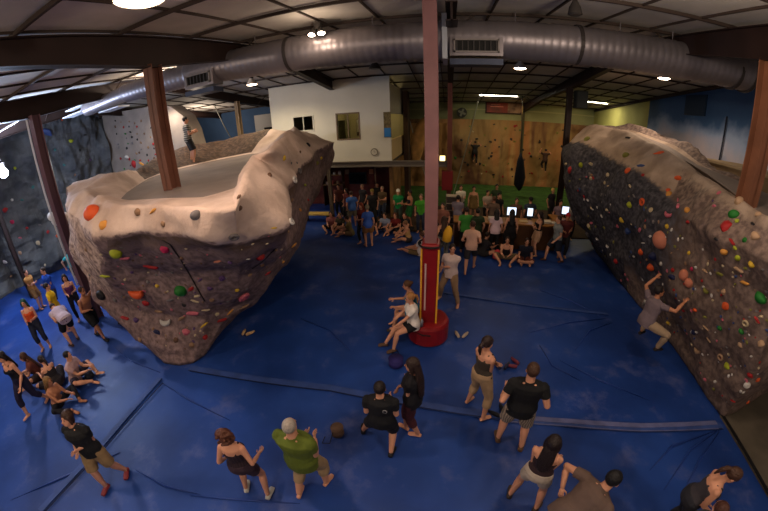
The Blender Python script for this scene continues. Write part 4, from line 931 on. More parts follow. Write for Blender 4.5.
def person(label, pos, yaw, pose='stand', h=1.74, sex='m', shirt=('tee', (40, 40, 44)), pants=('shorts', (120, 104, 84)), hair=('short', (40, 28, 22)), shoes=None, skin='fair', near=False, group=None, name='person', cat='person', **kw):
    s = h/1.74
    PO = dict(feet=((-.12, .0), (.12, .04)), hip=.93, lean=0.0, side=0.0, hands=None, head=(0, 0), twist=0.0, spine_curve=0.0, knee=(0, 1, 0), poles=None, ankle_z=(.08, .08), hipoff=(0, 0), lift=0)
    A_DOWN = ((-.24, .06, -.06), (.24, .06, -.06)); 
    PRE = {
     'stand': dict(hands=A_DOWN),
     'cross': dict(hands=((.05, .19, .20), (-.05, .22, .17)), hdir=((1, .05, .12), (-1, -.25, .12)), poles=((-.5, -.5, -1), (.5, -.5, -1))),
     'hips': dict(hands=((-.20, .06, .06), (.20, .06, .06)), poles=((-1, -.35, 0), (1, -.35, 0))),
     'back': dict(hands=((-.04, -.17, .02), (.04, -.18, .04)), poles=((-1, -.6, 0), (1, -.6, 0))),
     'talk': dict(hands=((-.10, .26, .18), (.08, .28, .14))),
     'phone': dict(hands=((-.06, .26, .26), (.08, .26, .22)), head=(0, -25)),
     'walk': dict(hands=((-.24, .22, .0), (.26, -.16, .0)), feet=((-.1, -.28), (.1, .3)), hip=.88, lean=6),
     'lunge': dict(hands=((-.25, .15, .1), (.25, .1, .1)), feet=((-.34, -.15), (.2, .15)), hip=.84, lean=10),
     'bend': dict(hands=((-.12, .30, .30), (.12, .34, .26)), lean=72, feet=((-.14, -.05), (.14, .12)), hip=.88, hipoff=(0, -.12), head=(0, -10)),
     'bench': dict(feet=((-.12, .50), (.10, .46)), hip=.50, hands=((-.06, .38, .10), (.08, .36, .14)), lean=14, head=(0, -5)),
     'floor': dict(feet=((-.16, .56), (.16, .58)), hip=.13, hands=((-.10, .44, .34), (.10, .46, .34)), lean=14, ankle_z=(.08, .08)),
     'cross_leg': dict(feet=((.16, .34), (-.18, .36)), hip=.12, hands=((-.2, .36, .12), (.2, .36, .12)), lean=12, knee=(0, .5, .2), ankle_z=(.07, .07), kspread=1.2),
     'legs_out': dict(feet=((-.14, .82), (.14, .72)), hip=.12, hands=((-.34, -.22, -.02), (.34, -.2, -.02)), lean=-14, ankle_z=(.08, .08)),
    }
    PO.update(PRE[pose]); PO.update(kw)
    rng = random.Random(label)
    root = empty(name, (pos[0], pos[1], pos[2] if len(pos) > 2 else 0), R(yaw)); tag(root, label, cat, group)
    wm = (1.0 if sex == 'm' else .88)*kw.get('bulk', 1.06); bk = kw.get('bulk', 1.06)
    X, Yv, Z = V3((1, 0, 0)), V3((0, 1, 0)), V3((0, 0, 1))
    pel = V3((PO['hipoff'][0], PO['hipoff'][1], PO['hip']))*s; pel.z += PO['lift']
    lean, side = R(PO['lean']), R(PO['side'])
    Sx = (Matrix.Rotation(R(PO['twist']), 3, 'Z') @ X)
    Sd = V3((math.sin(side), math.sin(lean)*math.cos(side), math.cos(lean)*math.cos(side))).normalized()
    Sf = (Sd.cross(Sx)*-1).normalized(); Sf = Sx.cross(Sd)*-1; Sf = Sd.cross(Sx).normalized()
    if Sf.dot(Matrix.Rotation(R(PO['twist']), 3, 'Z') @ Yv) < 0 and PO['lean'] < 85: Sf = -Sf
    Sx = Sf.cross(Sd).normalized()
    if Sx.dot(X) < 0 and abs(PO['twist']) < 90: Sx = -Sx
    T = lambda x, y, z: pel+(Sx*x+Sf*y+Sd*z)*s
    pf = Yv.lerp(Sf, .5).normalized()
    # ---- torso sections: (height, half width, half depth, forward shift)
    TS = [(-.10, .13, .10, .0), (-.05, .165, .115, -.005), (.03, .172*(1.03 if sex == 'f' else 1), .118, -.005), (.10, .155, .105, .0), (.18, .135*wm, .095, .01), (.28, .152*wm, .108, .012), (.36, .168*wm, .118, .012), (.43, .158*wm, .10, .0), (.475, .11*wm, .072, -.005), (.51, .058, .058, -.005)]
    def torso(mb, infl, z0, z1, wscale=1.0, n=18):
        secs = []
        for z, rx, ry, dy in TS:
            if z < z0-1e-6 or z > z1+1e-6: continue
            u = Sx if z > .1 else X.lerp(Sx, .5).normalized()
            v = Sf if z > .1 else pf
            bb = bk if z < .47 else 1.0
            secs.append((T(0, dy, z), u*(rx*bb*s+infl), v*(ry*bb*s+infl)))
        mb.loft(secs, n)
    shw = .165*wm+(.008 if sex == 'm' else 0)
    sh = [T(-shw, -.005, .425), T(shw, -.005, .425)]
    hipj = [pel+V3((-.09, 0, -.03))*s, pel+V3((.09, 0, -.03))*s]
    arms = []; legs = []
    for i, sg in enumerate((-1, 1)):
        ht = PO['hands'][i]; tgt = T(*ht) if len(ht) == 3 else V3(ht[:3])*1.0
        pole = PO['poles'][i] if PO['poles'] else (sg*.35, -.6, -.8)
        pw = Sx*pole[0]+Sf*pole[1]+Sd*pole[2]
        el, wr = ik(sh[i], tgt, .285*s, .255*s, pw); arms.append((sh[i], el, wr))
        fx_, fy_ = PO['feet'][i][:2]; an = V3((fx_*s, fy_*s, PO['ankle_z'][i]*s))
        kp = V3(PO['knee']); kp.x += sg*(.18+PO.get('kspread', 0))
        kn, an2 = ik(hipj[i], an, .43*s, .42*s, kp); legs.append((hipj[i], kn, an2))
    def arm(mb, i, infl, t0, t1, n=10):
        a, e, wv = arms[i]; k = wm
        P = [(a, .055*k), (a.lerp(e, .35), .049*k), (e, .038*k), (e.lerp(wv, .3), .041*k), (wv, .026*k)]
        cum = [0, .2, .5, .68, 1.0]; sel = []
        for (p, r_), c_ in zip(P, cum):
            if t0-1e-6 <= c_ <= t1+1e-6: sel.append((p, r_))
        if t1 < 1 and t1 not in cum:
            for j in range(4):
                if cum[j] < t1 < cum[j+1]:
                    tt = (t1-cum[j])/(cum[j+1]-cum[j]); sel.append((P[j][0].lerp(P[j+1][0], tt), P[j][1]*(1-tt)+P[j+1][1]*tt))
        if len(sel) > 1: mb.tube([p for p, _ in sel], [r_*s+infl for _, r_ in sel], n)
        if t0 == 0: mb.ell(a, X*(.052*k*s+infl*.6), Yv*(.052*k*s+infl*.6), Z*(.052*k*s+infl*.6), n, 8)
        if t1 > .5: mb.ell(e, X*(.039*k*s+infl), Yv*(.039*k*s+infl), Z*(.039*k*s+infl), 8, 6)
    def leg(mb, i, infl, t1, n=12, flare=0.0):
        a, kn, an = legs[i]; P = [(a, .092*bk), (a.lerp(kn, .4), .083*bk), (kn, .056*bk), (kn.lerp(an, .3), .058*bk), (kn.lerp(an, .7), .043*bk), (an, .037)]
        cum = [0, .2, .5, .65, .85, 1.0]; sel = []
        for j in range(6):
            if cum[j] <= t1: sel.append((P[j][0], P[j][1]))
            elif j and cum[j-1] < t1:
                tt = (t1-cum[j-1])/(cum[j]-cum[j-1]); sel.append((P[j-1][0].lerp(P[j][0], tt), P[j-1][1]*(1-tt)+P[j][1]*tt))
        mb.tube([p for p, _ in sel], [r_*s+infl+flare*jj/max(1, len(sel)-1) for jj, (_, r_) in enumerate(sel)], n)
        if t1 > .5: mb.ell(kn, X*(.056*s+infl), Yv*(.056*s+infl), Z*(.056*s+infl), 10, 6)
        if infl == 0: mb.ell(a, X*.1*s, Yv*.1*s, Z*.09*s, 10, 6)
    # ---- feet directions
    def foot_dir(i):
        a, kn, an = legs[i]; d = PO.get('footdir', (V3((-.18, 1, 0)), V3((.2, 1, 0))))[i]; return V3(d).normalized()
    def foot(mb, i, infl, n=10):
        an = legs[i][2]; d = foot_dir(i); up = V3(PO.get('footup', (0, 0, 1))); lat = d.cross(up).normalized(); up = lat.cross(d).normalized()
        hz = .078*s
        mb.loft([(an-up*(hz-.03*s)-d*.06*s, lat*(.028*s+infl), up*(.028*s+infl)), (an-up*(hz-.034*s)-d*.03*s, lat*(.036*s+infl), up*(.036*s+infl)), (an-up*(hz-.035*s)+d*.05*s, lat*(.04*s+infl), up*(.034*s+infl)),
                 (an-up*(hz-.026*s)+d*.11*s, lat*(.046*s+infl), up*(.025*s+infl)), (an-up*(hz-.018*s)+d*.17*s, lat*(.034*s+infl), up*(.016*s+infl))], n)
    # ---- head frame
    hy, hp_ = R(PO['head'][0]), R(PO['head'][1])
    nb = T(0, -.005, .50)
    base_f = (Sf*(1-.6) + Matrix.Rotation(R(PO['twist']), 3, 'Z') @ Yv*.6) if abs(PO['lean']) < 60 else Sf
    base_f = base_f.normalized(); 
    up0 = (Sd*.35+Z*.65).normalized() if abs(PO['lean']) < 60 else Sd
    lat0 = base_f.cross(up0).normalized(); base_f = up0.cross(lat0).normalized()
    Mh = Matrix.Rotation(hy, 3, up0); hf = Mh @ base_f; hl = Mh @ lat0
    Mp = Matrix.Rotation(hp_, 3, hl); hf = Mp @ hf; hu = Mp @ up0
    hc = nb + (Sd*.4+hu*.6).normalized()*.155*s + hf*.02*s
    Hd = lambda x, y, z: hc+(hl*x+hf*y+hu*z)*s
    # ---- body
    mb = MB(); vox = .0115 if near else .019
    torso(mb, 0, -1, 1); mb.tube([T(0, -.008, .46), nb.lerp(hc, .2), nb.lerp(hc, .6)], [.062*s*wm, .054*s*wm, .052*s*wm], 12)
    for i in (0, 1): arm(mb, i, 0, 0, 1); leg(mb, i, 0, 1); foot(mb, i, 0)
    mb.ell(Hd(0, -.008, .02), hl*.075*s, hf*.094*s, hu*.105*s, 16, 12); mb.ell(Hd(0, .03, -.055), hl*.052*s, hf*.06*s, hu*.062*s, 12, 8)
    mb.ell(Hd(0, .098, -.018), hl*.013*s, hf*.02*s, hu*.022*s, 8, 6)
    for sg in (-1, 1): mb.ell(Hd(sg*.077, -.008, -.005), hl*.012*s, hf*.02*s, hu*.03*s, 8, 6)
    if sex == 'f':
        for sg in (-1, 1): mb.ell(T(sg*.072, .095, .315), Sx*.062*s, Sf*.055*s, Sd*.06*s, 10, 8)
    # palms
    hands = []
    for i, sg in enumerate((-1, 1)):
        a, e, wv = arms[i]; d = (wv-e).normalized(); hd = PO.get('handdir')
        if PO.get('hdir'): q_ = PO['hdir'][i]; d = (Sx*q_[0]+Sf*q_[1]+Sd*q_[2]).normalized()
        if hd: d = V3(hd[i]).normalized()
        lat = d.cross(Sf); lat = lat.normalized() if lat.length > .2 else d.cross(Sd).normalized(); nrm = lat.cross(d).normalized()
        c_ = wv+d*.05*s; mb.ell(c_, lat*.038*s, nrm*.016*s, d*.052*s, 10, 8); hands.append((wv, d, lat, nrm, sg))
    body = remeshed(mb, vox, 1)
    # fingers grown from the palm
    fg = MB()
    for wv, d, lat, nrm, sg in hands:
        inw = nrm if nrm.dot(Sf) > 0 else -nrm
        th = lat if (lat.dot(Sx)*-sg) > 0 else -lat
        for k, L_ in enumerate((.064, .075, .07, .055)):
            b0 = wv+(d*.075+th*(.028-.019*k))*s; c1 = b0+(d*.55+inw*.12)*L_*s; c2 = c1+(d*.4+inw*.36)*L_*s
            fg.tube([b0, c1, c2], [.0085*s, .0078*s, .0055*s], 6)
        b0 = wv+(d*.022+th*.02)*s; fg.tube([b0, b0+(th*.035+d*.022)*s, b0+(th*.042+d*.055+inw*.012)*s], [.012*s, .010*s, .007*s], 6)
    bm = bmesh.new(); bm.from_mesh(body); t_ = fg.mesh('f'); bm.from_mesh(t_); bmesh.ops.recalc_face_normals(bm, faces=bm.faces); bm.to_mesh(body); bm.free(); bpy.data.meshes.remove(t_)
    body.polygons.foreach_set('use_smooth', [True]*len(body.polygons))
    finish(body, 'body', mat('skin_'+skin, SKIN[skin], rough=.55, var=.04, vscale=6), root)
    # ---- clothes
    def cloth_mat(rgb, pat=None):
        nm = 'cloth_%d_%d_%d%s' % (*rgb, pat or '')
        if nm in MATS: return MATS[nm]
        m = mat(nm, rgb, rough=.85, var=.08, vscale=5, bump=.25, bscale=14)
        if pat:
            nt = m.node_tree; N = nt.nodes; L = nt.links; b = N['Principled BSDF']; tc = N.new('ShaderNodeTexCoord'); 
            wv_ = N.new('ShaderNodeTexWave'); wv_.wave_type = 'BANDS'; wv_.bands_direction = 'Z' if pat == 'stripe' else 'X'; wv_.inputs['Scale'].default_value = 4.5 if pat == 'stripe' else 9; wv_.inputs['Distortion'].default_value = 0 if pat == 'stripe' else 4
            L.new(tc.outputs['Object'], wv_.inputs['Vector']); cr = N.new('ShaderNodeValToRGB'); cr.color_ramp.elements[0].color = (*srgb(tuple(v*(.45 if pat == 'stripe' else .68) for v in rgb)), 1); cr.color_ramp.elements[1].color = (*srgb(rgb), 1); cr.color_ramp.elements[0].position = .4; cr.color_ramp.elements[1].position = .6
            L.new(wv_.outputs['Fac'], cr.inputs[0]); L.new(cr.outputs[0], b.inputs['Base Color'])
        return m
    na = .006 if near else .004
    bot = pants[0]
    if bot != 'none':
        mb = MB(); torso(mb, .014, -1, .11); L1 = {'shorts': .47, 'hot': .26, 'pants': .97, 'capri': .74, 'skirt': .36, 'leggings': .93}[bot]
        infl = {'leggings': .006, 'skirt': .03}.get(bot, .018)
        for i in (0, 1): leg(mb, i, infl*s, L1, 12, .02 if bot in ('shorts', 'skirt') else .0)
        mb.ell(pel+V3((0, 0, -.07))*s, X*.15*s, Yv*.1*s, Z*.09*s)
        finish(remeshed(mb, vox, 1, na, 5), {'shorts': 'shorts', 'hot': 'shorts', 'pants': 'trousers', 'capri': 'trousers', 'skirt': 'skirt', 'leggings': 'leggings'}[bot], cloth_mat(pants[1], pants[2] if len(pants) > 2 else None), root)
    st = shirt[0]
    if st != 'none':
        mb = MB(); infl = .017 if st != 'tank' else .009
        if st in ('tank', 'dress'):
            torso(mb, infl, -.05 if st == 'tank' else -.1, .37); 
            for sg in (-1, 1):
                mb.tube([T(sg*.085*wm, .10, .36), T(sg*.095*wm, .06, .455), T(sg*.09*wm, -.03, .47), T(sg*.08*wm, -.1, .36)], .018*s, 8)
        else:
            torso(mb, infl+.004, -.11, .475); mb.tube([T(0, -.008, .45), T(0, -.008, .512)], [.095*s, .068*s], 14)
            mb.loft([(T(0, 0, -.12), Sx*.185*bk*s, Sf*.135*bk*s), (T(0, 0, .0), Sx*.185*bk*s, Sf*.135*bk*s), (T(0, 0, .12), Sx*.165*bk*s, Sf*.118*bk*s)], 16)
            t1 = {'tee': .3, 'long': .93, 'polo': .32}[st]
            for i in (0, 1): arm(mb, i, infl*s*(.75 if t1 > .5 else .9), 0, t1)
            mb.tube([T(-shw, 0, .44), T(-.05, 0, .478), T(.05, 0, .478), T(shw, 0, .44)], [.045*s, .05*s, .05*s, .045*s], 10)
        if sex == 'f':
            for sg in (-1, 1): mb.ell(T(sg*.072, .098, .315), Sx*.066*s, Sf*.06*s, Sd*.066*s, 10, 8)
        if st == 'dress':
            for i in (0, 1): leg(mb, i, .03, .3, 12, .05)
        so = finish(remeshed(mb, vox, 1, na, 1), {'tank': 'tank_top', 'dress': 'dress', 'long': 'shirt', 'polo': 'shirt', 'tee': 't_shirt'}[st], cloth_mat(shirt[1], shirt[2] if len(shirt) > 2 else None), root)
    if shoes:
        for i in (0, 1):
            mb = MB(); foot(mb, i, .009); finish(remeshed(mb, .009 if near else .015, 1), 'shoe', mat('shoe_%d_%d_%d' % shoes, shoes, rough=.6), root)
    # ---- hair
    hs, hcol = hair[0], hair[1]
    if hs != 'none':
        mb = MB()
        cap = hs == 'cap'
        g = {'curly': .012, 'short': .010, 'long': .014, 'pony': .010, 'cap': .014, 'crop': .005, 'bun': .010, 'bob': .014}[hs]
        mb.ell(Hd(0, -.022, .038), hl*(.077+g)*s, hf*(.088+g)*s, hu*(.092+g)*s, 16, 12)
        if hs == 'curly':
            qq = random.Random(5)
            for _ in range(90):
                a_, b_ = qq.uniform(0, 6.28), qq.uniform(-.7, 1.4); c_ = .118; mb.ell(Hd(c_*math.cos(b_)*math.cos(a_), -.03+c_*math.cos(b_)*math.sin(a_)*(1 if math.sin(a_) < 0 else .55), .03+c_*math.sin(b_)*1.05), X*.024*s, Yv*.024*s, Z*.024*s, 6, 4)
        if hs == 'long':
            L_ = 1.0
            back = -Sf
            pts = [Hd(0, -.06, .02), Hd(0, -.085, -.05)]
            for k in range(1, 5): pts.append(T(0, -.105-.01*k, .5-.075*k*L_*kw.get('hairlen', 1)))
            mb.loft([(p, hl*rx*s if j < 2 else Sx*rx*s, hf*.045*s if j < 2 else Sf*.035*s) for j, (p, rx) in enumerate(zip(pts, (.085, .092, .10, .10, .09, .05)))], 14)
            for sg in (-1, 1): mb.tube([Hd(sg*.07, .0, .04), Hd(sg*.082, -.01, -.04), Hd(sg*.08, -.02, -.11)], [.03*s, .03*s, .022*s], 8)
        if hs == 'bob':
            mb.ell(Hd(0, -.05, -.04), hl*.08*s, hf*.055*s, hu*.085*s, 14, 10)
            for sg in (-1, 1): mb.tube([Hd(sg*.07, .03, .05), Hd(sg*.083, .01, -.02), Hd(sg*.078, .0, -.09)], [.026*s, .028*s, .018*s], 8)
        if hs == 'pony':
            mb.tube([Hd(0, -.10, .05), Hd(0, -.15, .02), Hd(0, -.165, -.06), Hd(0, -.15, -.17)], [.03*s, .036*s, .032*s, .012*s], 8)
        if hs == 'bun': mb.ell(Hd(0, -.12, .06), hl*.04*s, hf*.04*s, hu*.04*s)
        if cap: mb.loft([(Hd(0, .07, .045), hl*.07*s, hu*.008*s), (Hd(0, .15, .03), hl*.055*s, hu*.006*s)], 12)
        finish(remeshed(mb, .010 if near else .016, 1, .012 if hs == 'curly' else (.004 if not cap else 0), 3), 'cap' if cap else 'hair', mat('hair_%d_%d_%d' % hcol, hcol, rough=.55 if not cap else .8, bump=.5, bscale=45), root)
    if kw.get('emblem'):
        c_ = T(.085, -.128*bk-.008, .36); eb = MB(); eb.loft([(c_, Sx*.034*s, Sd*.034*s), (c_-Sf*.008*s, Sx*.034*s, Sd*.034*s)], 20); eb.build('emblem', mat('print_grey', (150, 148, 150)), root); eb = MB(); eb.loft([(c_-Sf*.008*s, Sx*.024*s, Sd*.024*s), (c_-Sf*.011*s, Sx*.024*s, Sd*.024*s)], 20); eb.build('emblem', mat('print_dark', (40, 40, 44)), root)
    if near or kw.get('face'):
        for sg in (-1, 1): 
            e_ = MB().ell(Hd(sg*.031, .081, .008), hl*.0125*s, hf*.006*s, hu*.006*s, 8, 6).build('eye', mat('eye_dark', (34, 24, 22), rough=.2), root, smooth=True)
            MB().tube([Hd(sg*.047, .074, .026), Hd(sg*.031, .085, .031), Hd(sg*.016, .086, .027)], .0035*s, 6).build('eyebrow', mat('hair_%d_%d_%d' % hcol, hcol, rough=.6), root)
        MB().ell(Hd(0, .091, -.052), hl*.022*s, hf*.005*s, hu*.006*s, 8, 6).build('mouth', mat('lips', (150, 76, 70), rough=.5), root, smooth=True)
    return root
# ------------------------------------------------------------------ the people near the camera
# each stands where its feet meet the mats; yaw 0 looks to the back wall, 90 to the left wall, 180 to the camera
def mid(a, b, z=0): p, q_ = fl(*a, z), fl(*b, z); return ((p.x+q_.x)/2, (p.y+q_.y)/2)
BLK = (22, 22, 25)
def feet_of(pos, yaw, *px, h=1.74):
    """foot targets in the person's own frame for foot points of the picture"""
    out = []; c, s_ = math.cos(-R(yaw)), math.sin(-R(yaw))
    for p in px:
        w_ = fl(*p, .06); dx, dy = w_.x-pos[0], w_.y-pos[1]; out.append(((c*dx-s_*dy)/(h/1.74), (s_*dx+c*dy)/(h/1.74)))
    return tuple(out)
def stander(label, fa, fb, yaw, **k):
    """fa = left foot, fb = right foot (the person's own left and right, as x<0 and x>0)"""
    p = mid(fa, fb); h = k.pop('h', 1.74); wt = k.pop('weight', .5)
    a_, b_ = fl(*fa, .06), fl(*fb, .06); p = (a_.x+(b_.x-a_.x)*wt, a_.y+(b_.y-a_.y)*wt); f = feet_of(p, yaw, fa, fb, h=h)
    if f[0][0] > f[1][0]: f = (f[1], f[0])
    return person(label, p, yaw, h=h, feet=f, near=True, **k)

stander('man in black v-neck shirt and khaki shorts looking up beside the left crowd', (106, 486), (126, 470), 205, pose='stand', hands=((.02, .16, .16), (.24, .05, .0)), shirt=('tee', BLK), pants=('shorts', (138, 112, 78)), hair=('bob', (52, 32, 24)), shoes=(110, 34, 40), head=(-15, 16), h=1.68, bulk=1.12)
stander('woman with curly brown hair and dark patterned dress, seen from behind', (246, 488), (268, 495), 14, pose='walk', lean=2, sex='f', h=1.6, shirt=('tank', (52, 36, 44), 'plaid'), pants=('hot', (58, 42, 52)), hair=('curly', (84, 48, 34)), shoes=(190, 186, 176), hip=.9, hands=((-.26, .1, .0), (.27, .16, .08)))
stander('grey haired man in olive green t-shirt and khaki trousers', (299, 494), (326, 482), -4, pose='stand', bulk=1.24, shirt=('tee', (84, 96, 30)), pants=('capri', (158, 132, 98)), hair=('crop', (156, 146, 136)), hands=((-.08, .26, .12), (.1, .26, .12)), hip=.9, h=1.76)
stander('man in black t-shirt and black shorts stepping sideways, near the long haired woman', (363, 430), (391, 453), 2, pose='stand', weight=.75, shirt=('tee', (20, 20, 24)), pants=('shorts', (18, 18, 24)), hair=('short', (30, 22, 20)), hands=((-.12, .22, .18), (.12, .22, .2)), hip=.86, shoes=(24, 24, 30), h=1.66, bulk=1.12, emblem=True)
o = stander('woman with very long dark wavy hair, black top and maroon trousers', (406, 427), (418, 434), 72, pose='cross', sex='f', h=1.72, shirt=('tee', (20, 18, 24)), pants=('capri', (66, 28, 34)), hair=('long', (42, 28, 24)), hairlen=1.35, head=(10, -5))
stander('woman in dark grey tank top and khaki capri trousers with dark ponytail', (468, 400), (483, 418), -50, pose='cross', sex='f', h=1.74, shirt=('tank', (66, 58, 50)), pants=('capri', (172, 142, 108)), hair=('pony', (42, 28, 26)), head=(0, 5))
stander('man in black t-shirt and pale plaid shorts standing with feet apart', (498, 438), (521, 447), -10, pose='stand', bulk=1.15, shirt=('tee', (17, 17, 20)), pants=('shorts', (156, 140, 124), 'plaid'), hair=('short', (62, 40, 28)), hands=((-.26, .12, .2), (.30, .16, .16)), shoes=(90, 66, 50), h=1.84)
stander('woman in dark brown tank top and white shorts with long black hair', (510, 494), (536, 508), -28, pose='cross', sex='f', h=1.66, shirt=('tank', (50, 34, 38)), pants=('hot', (170, 156, 142)), hair=('long', (30, 20, 20)), hairlen=.8, shoes=(60, 50, 46))
person('man in grey brown t-shirt leaning over at the lower edge, dark round head', (1.72, 1.66), -68, pose='bend', lean=46, bulk=1.12, near=True, h=1.78, shirt=('tee', (92, 74, 66)), pants=('shorts', (40, 40, 52)), hair=('short', (22, 20, 22)), hands=((-.30, .05, .12), (.1, .30, .1)), poles=((-1, -.2, .4), (1, -.5, 0)), head=(0, 10))
person('woman in slate vest with brown ponytail at the lower right', (fl(728, 472, 1.5).x-.1, fl(728, 472, 1.5).y+.05), -120, pose='stand', lean=14, near=True, sex='f', h=1.66, shirt=('tank', (58, 54, 60)), pants=('leggings', (36, 36, 44)), hair=('pony', (66, 42, 30)), hands=((-.12, .28, .0), (.12, .28, .05)), head=(0, -25))
person('person with brown hair mostly cut off beside the woman in slate vest', (fl(722, 508, 1.5).x, fl(722, 508, 1.5).y), -20, near=True, h=1.6, sex='f', shirt=('tee', (60, 56, 60)), hair=('short', (70, 40, 30)))
# pair sitting on the column's base
person('blond woman in white t-shirt and black shorts seated on the red round base', (-.56, 5.66, 0), 112, pose='bench', near=True, sex='f', h=1.68, hip=.60, feet=((-.18, .56), (.06, .70)), shirt=('tee', (214, 206, 200)), pants=('hot', (20, 20, 24)), hair=('pony', (150, 104, 58)), shoes=(84, 60, 44), hands=((-.12, .44, .10), (.10, .42, .10)), lean=6, hipoff=(0, .05))
person('person in teal vest sitting behind the blond woman on the red base', (-.66, 6.2, 0), 96, pose='bench', near=True, sex='f', h=1.66, hip=.60, shirt=('tank', (24, 116, 140)), pants=('hot', (30, 120, 150)), hair=('bun', (92, 62, 40)), hands=((-.1, .4, .2), (.12, .42, .3)), lean=14, shoes=(60, 50, 46))
stander('man in white short sleeved shirt and khaki trousers beside the central column', (440, 296), (458, 304), 160, pose='walk', lean=-3, shirt=('polo', (206, 184, 178)), pants=('pants', (150, 120, 92)), hair=('short', (34, 24, 22)), hands=((.1, .22, .22), (.2, .2, .1)), hip=.9, head=(30, 0), h=1.74)
# climber on the right boulder
p = fl(651, 315, 1.22)
cl = person('climber in grey t-shirt and khaki trousers hanging on the right boulder', (p.x-.12, p.y-.12, p.z-.95), -72, pose='stand', near=True, h=1.72, lean=8, shirt=('tee', (104, 90, 96)), pants=('pants', (150, 128, 104)), hair=('short', (26, 18, 18)), skin='tan', shoes=(40, 34, 34),
            hands=((-.36, .22, .78), (.44, .26, .66)), feet=((-.20, .22), (.34, .18)), ankle_z=(.46, .42), knee=(.5, .5, .2), kspread=.45, poles=((-1, -.2, -.3), (1, -.2, -.4)), head=(-25, 15), hipoff=(0, -.05))
# standing on the left boulder's flat top
person('climber in striped grey shirt and dark shorts standing on top of the left boulder', (-8.45, 8.75, 3.82), -35, near=True, h=1.66, shirt=('tee', (140, 134, 124), 'stripe'), pants=('shorts', (34, 34, 38)), hair=('short', (22, 16, 16)), hands=((-.1, .25, .25), (.1, .25, .2)), skin='fair')
# left crowd, standing
def hp(px, py, h, dz=.0): p = fl(px, py, h*.93+dz); return (p.x, p.y)
person('boy in tan shirt and brown shorts nearest the slate wall in the left crowd', hp(25, 272, 1.6), -60, h=1.6, shirt=('tee', (150, 106, 56)), pants=('shorts', (110, 80, 48)), hair=('short', (40, 26, 22)), pose='cross', near=True)
person('man in royal blue t-shirt with crossed arms behind the yellow shirt', hp(43, 270, 1.7), 190, h=1.7, shirt=('tee', (24, 66, 160)), pants=('shorts', (40, 40, 60)), hair=('short', (44, 30, 24)), pose='cross', near=True)
person('person in bright yellow t-shirt in the left crowd', hp(46, 286, 1.68), -30, h=1.68, shirt=('tee', (212, 172, 24)), pants=('shorts', (120, 90, 60)), hair=('short', (34, 24, 22)), pose='stand', near=True)
person('woman in purple vest with dark hair in the left crowd', hp(64, 277, 1.62), -120, sex='f', h=1.62, shirt=('tank', (84, 40, 84)), pants=('leggings', (26, 24, 34)), hair=('long', (40, 26, 24)), hairlen=.6, pose='talk', near=True)
person('person in teal shirt and black shorts partly hidden by the left boulder', (-13.9, 6.1), -90, h=1.7, shirt=('tee', (50, 150, 150)), pants=('shorts', (22, 22, 28)), hair=('short', (40, 30, 26)), pose='walk', near=True)
person('shirtless climber in black shorts reaching up to the left boulder', (fl(87, 309, .95).x, fl(87, 309, .95).y), -80, h=1.72, shirt=('none', BLK), pants=('shorts', (18, 18, 20)), hair=('short', (58, 36, 24)), pose='walk', hands=((-.12, .30, .82), (.2, .3, .25)), near=True, skin='tan', shoes=(24, 24, 28), lean=12)
person('person in pale grey t-shirt bending over in the left crowd', (fl(76, 343).x, fl(76, 343).y), 84, h=1.76, shirt=('tee', (180, 160, 168)), pants=('shorts', (24, 24, 26)), hair=('short', (26, 20, 20)), pose='bend', near=True, shoes=(70, 50, 44))
person('woman in orange tank top with green streaked hair in the left crowd', hp(23, 302, 1.64), -125, sex='f', h=1.64, shirt=('tank', (198, 76, 34)), pants=('capri', (30, 34, 52)), hair=('long', (30, 70, 60)), hairlen=.5, pose='talk', near=True)
person('climber crouching under the edge of the left boulder, only legs and shoes showing', (fl(113, 326).x+.1, fl(113, 326).y+.25), -70, h=1.66, shirt=('tee', (40, 40, 52)), pants=('shorts', (26, 36, 70)), pose='stand', near=True, shoes=(26, 26, 30))
# seated group at the left
person('woman with long brown hair seated at the back of the left floor group', hp(26, 350, .92), 160, sex='f', h=1.64, shirt=('tee', (110, 60, 50)), pants=('shorts', (44, 34, 36)), hair=('long', (74, 48, 34)), hairlen=1.2, pose='floor', near=True)
person('person in dark flowered top seated in the middle of the left floor group', hp(42, 356, .95), 100, sex='f', h=1.68, shirt=('tank', (44, 40, 44), 'plaid'), pants=('shorts', (40, 34, 38)), hair=('pony', (40, 28, 24)), pose='floor', near=True)
person('person in pale pink t-shirt seated behind the left floor group', hp(60, 352, .95), -60, h=1.7, shirt=('tee', (172, 140, 140)), pants=('shorts', (44, 40, 60)), hair=('short', (24, 20, 20)), pose='floor', near=True)
person('woman with blond streaked hair seated at the front of the left floor group', hp(40, 376, .95), -70, sex='f', h=1.66, shirt=('none', BLK), pants=('leggings', (22, 22, 30)), hair=('long', (130, 96, 54)), hairlen=.9, pose='floor', near=True, skin='tan')
person('woman in black top and leggings walking in at the left edge', hp(2, 352, 1.68), -160, sex='f', h=1.68, shirt=('tank', (22, 22, 28)), pants=('capri', (30, 26, 52)), hair=('long', (30, 22, 22)), hairlen=.9, pose='walk', near=True)

